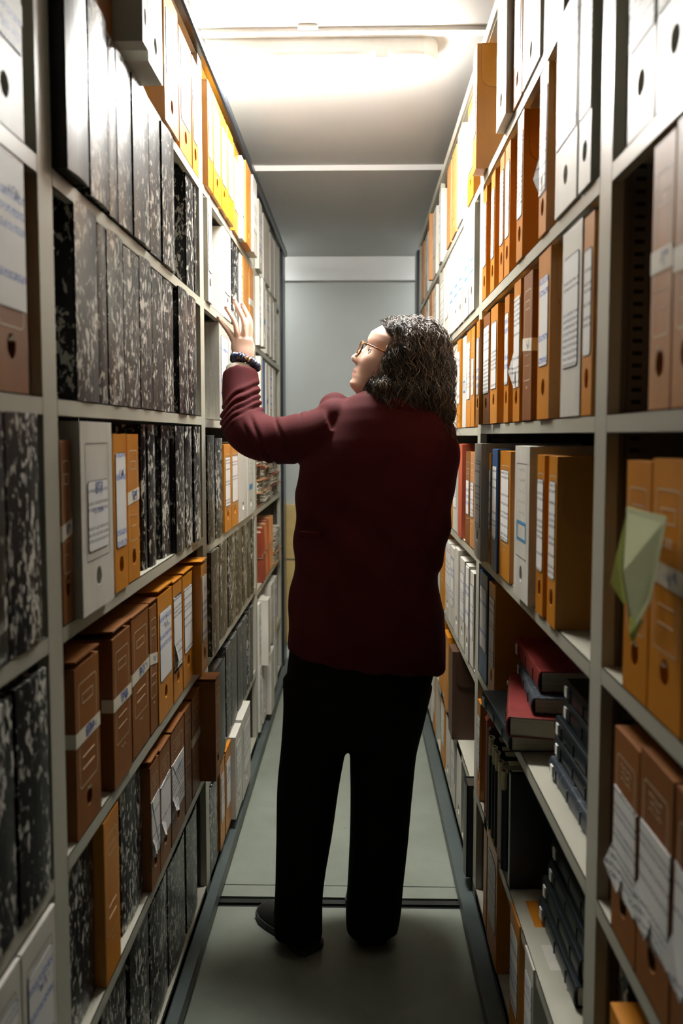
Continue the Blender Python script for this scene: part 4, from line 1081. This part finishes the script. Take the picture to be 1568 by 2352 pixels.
def head_mesh(bm):
    NU, NA = 90, 96; rows = []
    for i in range(NU + 1):
        u = -.118 + .226 * i / NU
        bf, mf, bb, hw = (interp(u, U_, q) for q in (BF, MF, BB, HW)); row = []
        for k in range(NA):
            a = 2 * PI * k / NA; c, s = math.cos(a), math.sin(a)
            if c >= 0:
                f = bf * c ** .95 if c > 0 else 0; sd = hw * math.copysign(abs(s) ** .88, s)
            else:
                f = bb * c; sd = hw * s
            if c > 0:
                wd = .0130 + .0060 * max(0, min(1, (-.012 - u) / .02)) if u > -.045 else .022
                f += (mf - bf) * math.exp(-(sd / wd) ** 2)
                for es in (-.031, .031):   # eye sockets, cheeks
                    f -= .0125 * math.exp(-((sd - es) / .015) ** 2 - ((u - .004) / .012) ** 2)
                    f += .005 * math.exp(-((sd - es * 1.25) / .02) ** 2 - ((u + .03) / .02) ** 2)
                    f += .003 * math.exp(-((sd - es) / .02) ** 2 - ((u - .026) / .007) ** 2)
            row.append(bm.verts.new(hd(f, sd, u)))
        rows.append(row)
    for r0, r1 in zip(rows[:-1], rows[1:]):
        for k in range(NA): bm.faces.new((r0[k], r0[(k + 1) % NA], r1[(k + 1) % NA], r1[k]))
    bm.faces.new(rows[0][::-1]); bm.faces.new(rows[-1])

# ---- hand joints: (px, py, depth y, radius)
WR = (557, 838, 2.475)
FING = {
    'little': [(543, 800, 2.490, .0102), (529, 768, 2.497, .0091), (513, 746, 2.506, .0079), (501, 730, 2.512, .0073)],
    'ring': [(552, 792, 2.488, .0104), (545, 768, 2.486, .0097), (540, 742, 2.492, .0087), (529, 722, 2.503, .0076), (519, 707, 2.512, .0073)],
    'middle': [(562, 790, 2.488, .0104), (561, 768, 2.486, .0097), (560, 738, 2.492, .0089), (548, 710, 2.506, .0079), (538, 690, 2.518, .0074)],
    'index': [(571, 792, 2.494, .0104), (574, 768, 2.498, .0097), (574, 738, 2.506, .0088), (564, 715, 2.522, .0078), (556, 700, 2.534, .0073)],
    'thumb': [(571, 822, 2.498, .0130), (577, 802, 2.514, .0120), (574, 786, 2.534, .0102), (566, 770, 2.552, .0085)],
}
bmb = bmesh.new()
head_mesh(bmb)
# neck, chest, arms, legs inside the clothes: one body
nk0, nk1 = Vector((.120, 2.285, 1.615)), Vector((.090, 2.27, 1.48))
tube(bmb, smoothpath([(hd(-.02, 0, -.045), .050, .052), ((nk0 + nk1) / 2 + Vector((-.006, 0, -.01)), .050, .052), (nk1, .058, .06), (Vector((.06, 2.26, 1.42)), .11, .075)]), 24)
rings(bmb, [(.04, 2.255, .86, .145, .10, 0), (.03, 2.255, .98, .14, .095, 0), (.03, 2.255, 1.12, .12, .085, 0), (.04, 2.255, 1.28, .14, .09, 0), (.05, 2.26, 1.40, .15, .085, 0), (.06, 2.265, 1.47, .10, .07, 0)], 28)
tube(bmb, smoothpath([(p[0], p[1] * .62, p[2] * .62) for p in sleeve_pts[1:]] + [(at(*WR[:3]), .0275, .0205)]), 20)
rs = smoothpath([(at(1000, 985, 2.26), .04, .04), (at(1003, 1040, 2.255), .044, .04), (at(997, 1110, 2.24), .04, .038), (at(992, 1180, 2.225), .036, .034), (at(985, 1240, 2.22), .034, .032), (at(976, 1285, 2.25), .03, .03), (at(940, 1288, 2.36), .026, .026)])
tube(bmb, rs, 16)
LEGL = [(735, 1560, 2.26, 92, 92), (728, 1640, 2.25, 84, 82), (720, 1720, 2.24, 80, 76), (708, 1810, 2.225, 75, 72), (698, 1920, 2.205, 65, 66), (688, 2040, 2.185, 55, 60), (684, 2110, 2.175, 51, 60), (685, 2155, 2.165, 47, 58)]
LEGR = [(905, 1560, 2.27, 86, 92), (893, 1640, 2.265, 80, 84), (880, 1720, 2.26, 73, 78), (876, 1810, 2.25, 70, 74), (870, 1920, 2.235, 69, 70), (861, 2020, 2.22, 66, 68), (855, 2090, 2.21, 68, 68), (852, 2140, 2.205, 58, 62)]
def legpath(L, k=1., a=0, b_=None):
    return smoothpath([(at(p[0], p[1], p[2]), p[3] / scale_at(p[2]) * k, p[4] / scale_at(p[2]) * k) for p in L[a:b_]])
for L in (LEGL, LEGR): tube(bmb, legpath(L, .62), 20)
# palm
w0 = at(557, 842, 2.430)
tube(bmb, [(at(556, 846, 2.474), .0203, .029, (0, 1, 0)), (at(557, 828, 2.478), .0182, .0296, (0, 1, 0)), (at(557, 812, 2.482), .0172, .0338, (0, 1, 0)), (at(556, 796, 2.486), .0156, .0359, (0, 1, 0)), (at(557, 778, 2.488), .0130, .0348, (0, 1, 0))], 24)
for nme, J in FING.items():
    pts = [(at(j[0], j[1], j[2]), j[3], j[3] * 1.0) for j in J]
    sp_ = smoothpath(pts, 5); tube(bmb, sp_, 14)
    bmesh.ops.create_icosphere(bmb, subdivisions=2, radius=J[-1][3] * 1.0, matrix=Matrix.Translation(pts[-1][0]))
body = remeshed(bmb, .0034, 3, None, .5)
body_o = link('person', body, [M['skin'], M['lips']])
tag(body_o, 'person in burgundy blazer and black trousers reaching up to boxes on left rack', 'person')
P = body_o
# lips: colour of the mouth area
lc = hd(.094, 0, -.062)
for pl in body.polygons:
    c = pl.center
    d = c - lc; u = d.dot(UV_) / HK; s = d.dot(SV) / HK; f = d.dot(FV)
    if abs(u) < .0075 * max(.1, 1 - (s / .024) ** 2) and abs(s) < .022 and f > -.03: pl.material_index = 1
# ears are under the hair; eyes, brows, glasses
def ball(name, c, r, m, par=P, sub=3, sc=(1, 1, 1)):
    bm = bmesh.new(); bmesh.ops.create_icosphere(bm, subdivisions=sub, radius=r, matrix=Matrix.Translation(c)); return bmobj(name, bm, m, par, smooth=True)
for es in (.031, -.031):
    e = ball('eye', hd(.0625, es, .0035), .0122 * HK, M['eyewhite'])
    gz = (FV * .97 + UV_ * .22).normalized()
    bm = bmesh.new(); bmesh.ops.create_icosphere(bm, subdivisions=3, radius=.0062 * HK, matrix=Matrix.Translation(hd(.0625, es, .0035) + gz * .0085 * HK)); bmobj('iris', bm, M['iris'], e, smooth=True)
    ec = hd(.0625, es, .0035)
    for lo_, hi_, nm in ((22, 100, 'upper_eyelid'), (-100, -24, 'lower_eyelid')):
        bm = bmesh.new(); rows = []
        for i in range(9):
            el = math.radians(lo_ + (hi_ - lo_) * i / 8); row = []
            for k in range(17):
                az = math.radians(-88 + 176 * k / 16)
                dv = FV * (math.cos(el) * math.cos(az)) + SV * (math.cos(el) * math.sin(az)) + UV_ * math.sin(el)
                row.append(bm.verts.new(ec + dv * .0137 * HK))
            rows.append(row)
        for a_, b2 in zip(rows[:-1], rows[1:]):
            for k in range(16): bm.faces.new((a_[k], a_[k + 1], b2[k + 1], b2[k]))
        bmobj(nm, bm, M['skin'], P, smooth=True)
    bm = bmesh.new()   # lashes
    pth = [(hd(.0625, es, .0035) + (FV * math.cos(a) * .0128 + SV * math.sin(a) * .0138 + UV_ * .0040) * HK, .0007, .0007) for a in np.linspace(-1.1, 1.1, 9)]
    tube(bm, pth, 8); bmobj('eyelashes', bm, M['hair_dark'], P, smooth=True)
    bm = bmesh.new()
    for i in range(60):
        t = i / 59; ss = es + (t - .5) * .042; ff = .0905 - .9 * abs(ss) ** 1.5 * 3.2; uu = .022 + .006 * math.sin(PI * t)
        p0 = hd(ff + .002, ss, uu + random.uniform(-.002, .002)); p1 = p0 + (SV * (.006 * (1 if es > 0 else -1)) + UV_ * .002 - FV * .002) * HK
        tube(bm, [(p0, .0004, .0004), (p1, .0002, .0002)], 4)
    bmobj('eyebrow', bm, M['hair'], P)
gl = empty('glasses'); gl.parent = P
def wire(name, pts, r, m, par, closed=False, r2=None):
    bm = bmesh.new(); n = len(pts)
    if closed:
        segs = 8; rows = []
        for i in range(n):
            t = (pts[(i + 1) % n] - pts[i - 1]).normalized(); a = (FV - t * FV.dot(t)).normalized(); b_ = t.cross(a)
            rows.append([bm.verts.new(pts[i] + a * (r2 or r) * math.cos(2 * PI * k / segs) + b_ * r * math.sin(2 * PI * k / segs)) for k in range(segs)])
        for i in range(n):
            for k in range(segs): bm.faces.new((rows[i][k], rows[i][(k + 1) % segs], rows[(i + 1) % n][(k + 1) % segs], rows[(i + 1) % n][k]))
    else: tube(bm, [(p, r, r2 or r) for p in pts], 8)
    return bmobj(name, bm, m, par, smooth=True)
for es in (.032, -.032):
    cx = []
    for i in range(28):
        a = 2 * PI * i / 28; c, s = math.cos(a), math.sin(a)
        ss = es + .0265 * math.copysign(abs(c) ** .7, c); uu = -.002 + .0215 * math.copysign(abs(s) ** .75, s)
        cx.append(hd(.1045 - .9 * (abs(ss) - .0) ** 2 * 5, ss, uu))
    fr = wire('rim', cx, .0022, M['tortoise'], gl, True)
    bm = bmesh.new(); bm.faces.new([bm.verts.new(p) for p in cx]); bmobj('lens', bm, M['lens'], gl)
    sgn = 1 if es > 0 else -1
    wire('temple_arm', [hd(.089, sgn * .062, .016), hd(.075, sgn * .0745, .0155), (hd(.04, sgn * .0785, .014)), hd(.0, sgn * .081, .012), hd(-.015, sgn * .080, .002)], .0022, M['tortoise'], gl, r2=.0022)
wire('bridge', [hd(.104, -.009, .006), hd(.107, 0, .009), hd(.104, .009, .006)], .0018, M['tortoise'], gl)
# finger nails
for nme, J in FING.items():
    if nme == 'thumb': continue
    a, b_ = at(*J[-2][:3]), at(*J[-1][:3]); t = (b_ - a).normalized(); back = Vector((.35, -1, .2)); back = (back - t * back.dot(t)).normalized(); sd = t.cross(back)
    bm = bmesh.new(); c = b_ + back * J[-1][3] * 1.04 + t * .001
    pts = []
    for i in range(12):
        q = 2 * PI * i / 12; pts.append(c + t * .0062 * math.cos(q) + sd * .0044 * math.sin(q) - back * .0014 * abs(math.sin(q)))
    top = [bm.verts.new(p + back * .0006) for p in pts]; bot = [bm.verts.new(p - back * .001) for p in pts]; bm.faces.new(top)
    for i in range(12): bm.faces.new((top[i], top[(i + 1) % 12], bot[(i + 1) % 12], bot[i]))
    bmobj('fingernail', bm, M['nail'], P, smooth=True)

# ---- jacket
bm = bmesh.new()
def zz_(py, y=2.25): return at(800, py, y).z
def xx_(px, y=2.25): return at(px, 1000, y).x
def jr(pyc, l, r, d, tl=0, cy=2.255):
    a, b_ = xx_(l), xx_(r); return ((a + b_) / 2, cy, zz_(pyc), (b_ - a) / 2, d, tl)
rings(bm, [jr(1512, 657, 1028, .155, -.030), jr(1480, 657, 1029, .156, -.022), jr(1400, 660, 1026, .152, -.008), jr(1340, 666, 1006, .142), jr(1270, 676, 1000, .135), jr(1200, 676, 1008, .132), jr(1130, 678, 1022, .135),
           jr(1060, 690, 1035, .135), jr(1010, 715, 1035, .128), jr(965, 745, 1022, .115, .004), jr(935, 768, 1005, .100, .004), jr(912, 800, 985, .080, -.0), jr(893, 850, 965, .060, -.0), jr(880, 862, 960, .054, 0)], 56)
tube(bm, smoothpath(sleeve_pts), 28)
bmesh.ops.create_icosphere(bm, subdivisions=3, radius=.062, matrix=Matrix.Translation(at(770, 962, 2.245)) @ Matrix.Diagonal((.95, 1, .98, 1)))
bmesh.ops.create_icosphere(bm, subdivisions=3, radius=.045, matrix=Matrix.Translation(at(768, 936, 2.27)))
bmesh.ops.create_icosphere(bm, subdivisions=3, radius=.066, matrix=Matrix.Translation(at(994, 1003, 2.26)))
# right arm, hanging with the elbow bent forward
tube(bm, smoothpath([(at(990, 998, 2.26), .058, .058), (at(1003, 1040, 2.255), .068, .066), (at(997, 1110, 2.24), .064, .06), (at(992, 1180, 2.225), .058, .055), (at(985, 1240, 2.22), .056, .052), (at(976, 1285, 2.25), .052, .05), (at(935, 1290, 2.38), .045, .045)]), 24)
def folds(co, no):
    out = co.copy()
    S0 = np.array([tuple(p[0]) for p in smoothpath(sleeve_pts, 6)]); 
    seg = np.linalg.norm(np.diff(S0, axis=0), axis=1); cum = np.concatenate([[0], np.cumsum(seg)])
    # nearest arc length on the sleeve
    d2 = ((co[:, None, :] - S0[None, :, :]) ** 2).sum(2); j = d2.argmin(1); dist = np.sqrt(d2.min(1)); s = cum[j] / cum[-1]
    near = np.clip((.10 - dist) / .03, 0, 1)
    c = S0[j]; rel = co - c
    ang = np.arctan2(rel[:, 1], rel[:, 0] + rel[:, 2] * 0)
    # elbow / forearm creases: arcs fanning from the inside of the elbow
    inner = np.clip((rel[:, 0] - .2 * rel[:, 1]) * 12, -1, 1)
    fz = np.zeros(len(co))
    fore = np.clip((s - .60) / .1, 0, 1) * np.clip((1.0 - s) / .06, 0, 1)
    q = co[:, 2] - .55 * (co[:, 0] + .33) + 3.2 * (co[:, 0] + .33) ** 2 + .003 * np.sin(co[:, 0] * 90)
    for qi, A in ((1.472, .006), (1.497, .008), (1.520, .009), (1.541, .006), (1.563, .008), (1.590, .005)):
        fz += fore * (-A * np.exp(-((q - qi) / .0042) ** 2) + A * .55 * np.exp(-((q - qi - .011) / .008) ** 2))
    up = np.clip((.62 - s) / .1, 0, 1) * np.clip((s - .12) / .1, 0, 1)
    q2 = co[:, 0] + .5 * (co[:, 2] - 1.45)
    for qi, A in ((-.105, .008), (-.135, .004), (-.215, .004), (-.285, .005), (-.315, .004)):
        fz += up * (-A * np.exp(-((q2 - qi) / .005) ** 2) + A * .5 * np.exp(-((q2 - qi - .013) / .010) ** 2))
    amp = near
    # torso: long diagonal drape folds
    tors = (1 - near)
    q = (co[:, 0] * 1.1 + co[:, 2] * 1.3)
    fz2 = .0045 * np.sin(q * 36 + 1.5 * np.sin(co[:, 2] * 9)) * np.exp(-((co[:, 2] - 1.12) / .16) ** 2)
    fz2 += .003 * np.sin((co[:, 0]) * 70 + co[:, 2] * 14) * np.exp(-((co[:, 2] - .85) / .1) ** 2)
    nn = np.array([noise.noise(Vector(p) * 11) for p in co]) * .0035
    tot = fz * amp + fz2 * tors + nn
    return out + no * tot[:, None]
jm = remeshed(bm, .0055, 5, folds, .5)
jk = link('jacket', jm, M['jacket'], P)
# collar, cut line of the front edge and pocket flap
bm = bmesh.new()
cl = [at(px, py, y) for px, py, y in ((868, 914, 2.19), (885, 920, 2.172), (910, 927, 2.16), (945, 935, 2.165), (985, 940, 2.19), (1003, 936, 2.24))]
tube(bm, smoothpath([(p, .008, .017) for p in cl]), 12)
bmobj('collar', bm, M['jacket'], jk, smooth=True)
bm = bmesh.new(); box(bm, -.03, .03, -.004, .004, -.008, .008, 0, .003)
bmobj('pocket_flap', bm, M['jacket'], jk, at(712, 1228, 2.135), (0, .08, .35))
# shirt cuff and scrunchie
ax = (at(551, 820, 2.475) - at(551, 880, 2.45)).normalized()
bm = bmesh.new(); tube(bm, [(at(551, 866, 2.458), .0435, .0455), (at(552, 846, 2.468), .0425, .0445)], 28, cap=False)
tube(bm, [(at(552, 846, 2.468), .0425, .0445), (at(551, 866, 2.458), .040, .042)], 28, cap=False)
bmobj('shirt_cuff', bm, M['shirt'], P, smooth=True)
bm = bmesh.new(); cs = at(563, 833, 2.474); n1, n2 = 200, 18; rows = []
axs = (ax + Vector((.42, 0, 0))).normalized(); e1 = Vector((0, 1, 0)); e1 = (e1 - axs * e1.dot(axs)).normalized(); e2 = axs.cross(e1)
for i in range(n1):
    a = 2 * PI * i / n1; rd = e1 * math.cos(a) + e2 * math.sin(a); c = cs + rd * .036; row = []
    for k in range(n2):
        b_ = 2 * PI * k / n2
        rr = .0128 * (1 + .10 * math.sin(7 * a + math.sin(b_)) + .10 * math.sin(19 * a + b_ * 1) + .11 * math.sin(31 * a + 2 * math.sin(b_ + a)))
        row.append(bm.verts.new(c + (rd * math.cos(b_) + axs * math.sin(b_)) * rr))
    rows.append(row)
for i in range(n1):
    for k in range(n2): bm.faces.new((rows[i][k], rows[i][(k + 1) % n2], rows[(i + 1) % n1][(k + 1) % n2], rows[(i + 1) % n1][k]))
bmobj('scrunchie', bm, M['scrunchie'], P, smooth=True)

# ---- trousers
bm = bmesh.new()
rings(bm, [jr(1460, 664, 1005, .135), jr(1530, 654, 1003, .14), jr(1600, 648, 985, .135), jr(1660, 646, 965, .12), jr(1700, 652, 945, .10)], 48)
for L in (LEGL, LEGR): tube(bm, legpath(L), 32)
def tf(co, no):
    nn = np.array([noise.noise(Vector((p[0] * 10, p[1] * 10, p[2] * 3.5))) for p in co]) * .007
    return co + no * nn[:, None]
tm = remeshed(bm, .0075, 4, tf, .5)
link('trousers', tm, M['trousers'], P)
# ---- shoes: lofted along the foot
def shoe(heel, toe, wid):
    bm = bmesh.new(); hl = Vector(heel); d = Vector(toe) - hl; L = d.length; d.normalize(); sd = Vector((-d.y, d.x, 0))
    prof = [(-.0, .55, .045), (.04, .78, .062), (.18, .86, .078), (.35, .80, .080), (.5, .82, .070), (.65, .95, .056), (.8, .98, .046), (.92, .80, .038), (1.0, .42, .026)]
    rows = []
    for t, w, h in prof:
        c = hl + d * (L * t); row = []
        for k in range(18):
            a = 2 * PI * k / 18; q = math.cos(a) * wid / 2 * w; zz = .014 + (h - .014) * (max(0, math.sin(a)) ** .8)
            if math.sin(a) < 0: zz = .014
            row.append(bm.verts.new(c + sd * q + Vector((0, 0, zz))))
        rows.append(row)
    for a, b_ in zip(rows[:-1], rows[1:]):
        for k in range(18): bm.faces.new((a[k], a[(k + 1) % 18], b_[(k + 1) % 18], b_[k]))
    bm.faces.new(rows[0][::-1]); bm.faces.new(rows[-1])
    o = bmobj('shoe', bm, M['shoe'], P, smooth=True)
    bm = bmesh.new(); ot = []
    for t, w, h in prof: ot.append((t, w * 1.08))
    up_, dn = [], []
    ptsx = [hl + d * (L * t * 1.02 - .004) + sd * (wid / 2 * w) for t, w in ot] + [hl + d * (L * t * 1.02 - .004) - sd * (wid / 2 * w) for t, w in ot[::-1]]
    A = [bm.verts.new((p.x, p.y, .001)) for p in ptsx]; B = [bm.verts.new((p.x, p.y, .020)) for p in ptsx]
    bm.faces.new(A[::-1]); bm.faces.new(B); n = len(A)
    for i in range(n): bm.faces.new((A[i], A[(i + 1) % n], B[(i + 1) % n], B[i]))
    bmobj('sole', bm, M['sole'], o)
shoe((-.125, 2.145, 0), (-.285, 2.345, 0), .10)
shoe((.045, 2.18, 0), (.005, 2.44, 0), .098)

# ---- hair: dark mass plus thousands of curly strands
ELL = [  # (px, py, y, rx px, ry px, ry depth m)
    (946, 803, 2.285, 82, 71, .100), (950, 855, 2.275, 86, 82, .102), (945, 905, 2.255, 88, 62, .102), (885, 893, 2.235, 42, 30, .075), (1000, 945, 2.25, 40, 42, .055), (906, 774, 2.283, 56, 41, .088), (905, 925, 2.22, 48, 34, .060),
    (925, 840, 2.235, 62, 70, .065)]
EE = [(np.array(tuple(at(a, b_, y))), np.array([rx / scale_at(y), ry_, rz / scale_at(y)])) for a, b_, y, rx, rz, ry_ in ELL]
def field(p):
    v = [float(np.sqrt((((p - c) / r) ** 2).sum())) for c, r in EE]
    m = min(v); s_ = sum(math.exp(-(x - m) * 14) for x in v); return m - math.log(s_) / 14
def grad(p):
    e = 2e-3; f0 = field(p); g_ = np.array([field(p + np.array(d)) - f0 for d in ((e, 0, 0), (0, e, 0), (0, 0, e))]) / e; n = np.linalg.norm(g_)
    return f0, g_ / (n + 1e-9), n
def inface(p):
    d = Vector(p) - HC; f = d.dot(FV) / HK; u = d.dot(UV_) / HK; s = d.dot(SV) / HK
    # keep the face clear in front of the hair line
    line = .030 if u > -.035 else .030 + (-.035 - u) * .95
    if u > .055: line = .032 + (u - .055) * 1.6
    return f > line and u > -.105
bm = bmesh.new()
for c, r in EE:
    bmesh.ops.create_icosphere(bm, subdivisions=4, radius=1.0, matrix=Matrix.Translation(Vector(c)) @ Matrix.Diagonal((*(r * .90), 1)))
def hairdisp(co, no):
    n1 = np.array([noise.noise(Vector(p) * 48) for p in co]); n2 = np.array([noise.noise(Vector(p) * 110 + Vector((9, 2, 4))) for p in co])
    out = co + no * (n1 * .007 + n2 * .0035)[:, None]
    for i in range(len(out)):
        d = Vector(out[i]) - HC; f = d.dot(FV) / HK; u = d.dot(UV_) / HK
        line = .030 if u > -.035 else .030 + (-.035 - u) * .95
        if u > .055: line = .032 + (u - .055) * 1.6
        if f > line and u > -.105:
            # pull back behind the hair line, into the skull
            out[i] = np.array(tuple(Vector(out[i]) - FV * (f - line) * HK))
    return out
hm = remeshed(bm, .006, 2, hairdisp, .5)
hair = link('hair', hm, M['hairbase'], P)
rng = random.Random(11)
V, FC, MI = [], [], []
def add_strand(pts, r):
    mi = rng.choice((0, 0, 0, 1, 1, 1, 2))
    base = len(V); n = len(pts)
    for i, p in enumerate(pts):
        t = pts[min(i + 1, n - 1)] - pts[max(i - 1, 0)]; t = t / (np.linalg.norm(t) + 1e-9)
        a = np.cross(t, (0.3, .9, .2)); a /= np.linalg.norm(a) + 1e-9; b_ = np.cross(t, a); rr = r * (1 - .6 * (i / n) ** 3)
        for k in range(3):
            q = 2 * PI * k / 3; V.append(p + (a * math.cos(q) + b_ * math.sin(q)) * rr)
    for i in range(n - 1):
        for k in range(3):
            k2 = (k + 1) % 3; FC.append((base + i * 3 + k, base + i * 3 + k2, base + (i + 1) * 3 + k2, base + (i + 1) * 3 + k)); MI.append(mi)
def strand(p, steps, lvl, curl, turn, r):
    pts = []; ph = rng.uniform(0, 2 * PI); fr = turn
    wv = np.array([rng.uniform(-.6, .6), rng.uniform(-.6, .6), 0]); free = False
    for i in range(steps):
        f0, g_, n_ = grad(p)
        dn = np.array([0, 0, -1.]) + wv * .35 + np.array([.10, 0, 0])
        tg = dn - g_ * dn.dot(g_); L = np.linalg.norm(tg)
        if p[2] < 1.495 - rng.uniform(0, .035) or L < .35 and p[2] < 1.6: free = True
        if free: tg = np.array([wv[0] * .3 + .05, wv[1] * .2, -1.]); L = np.linalg.norm(tg)
        tg = tg / (L + 1e-9)
        sd = np.cross(tg, g_); cc = curl * min(1, i / 5)
        off = (sd * math.cos(ph + fr * i) + g_ * math.sin(ph + fr * i) * .8) * cc
        q = p + off
        if inface(q):
            break
        pts.append(q)
        p = p + tg * .0042
        if not free: p = p + g_ * (lvl - field(p)) / max(n_, 1e-3) * .6
        if free and rng.random() < .07: break
    if len(pts) > 5: add_strand(pts, r)
cnt = 0; tries = 0
while cnt < 3400 and tries < 40000:
    tries += 1
    c, r_ = EE[rng.choice((0, 0, 1, 1, 1, 2, 2, 5, 7, 3, 6, 4))]
    v = np.array([rng.gauss(0, 1), rng.gauss(0, 1), rng.gauss(0, 1)]); v /= np.linalg.norm(v)
    lvl = rng.uniform(.92, 1.09); p = c + v * r_ * lvl
    if v[1] > .75 or field(p) < lvl - .05 or inface(p): continue
    if rng.random() < .03: lvl += .07
    strand(p, rng.randint(12, 34), lvl, rng.uniform(.004, .0095), rng.uniform(.30, .62) * rng.choice((-1, 1)), rng.uniform(.0005, .00115)); cnt += 1
# loose curls at the nape and right side
for i in range(70):
    p = np.array(tuple(at(rng.uniform(985, 1042), rng.uniform(900, 965), rng.uniform(2.2, 2.28))))
    wv = rng.uniform(-.25, .35); ph = rng.uniform(0, 6); pts = []; R0 = rng.uniform(.004, .010)
    for k in range(rng.randint(14, 30)):
        q = p + np.array([math.cos(ph + k * .45) * R0, math.sin(ph + k * .45) * R0, 0]); pts.append(q); p = p + np.array([wv * .0035, 0, -.0036])
    add_strand(pts, rng.uniform(.0004, .0007))
for i in range(36):   # fine curls over the cheek and temple
    p = np.array(tuple(hd(rng.uniform(.012, .034), .078, rng.uniform(-.06, .03)))); ph = rng.uniform(0, 6); pts = []; R0 = rng.uniform(.003, .007)
    for k in range(rng.randint(9, 16)):
        q = p + np.array([math.cos(ph + k * .45) * R0, -.002, math.sin(ph + k * .45) * R0]); pts.append(q); p = p + np.array([rng.uniform(-.001, .002), 0, -.0022])
    add_strand(pts, .0005)
me = bpy.data.meshes.new('curls'); me.from_pydata([tuple(v) for v in V], [], FC); me.update()
for p_ in me.polygons: p_.use_smooth = True
me.polygons.foreach_set('material_index', MI)
link('curls', me, [M['hair_dark'], M['hair'], M['hair_light']], hair)
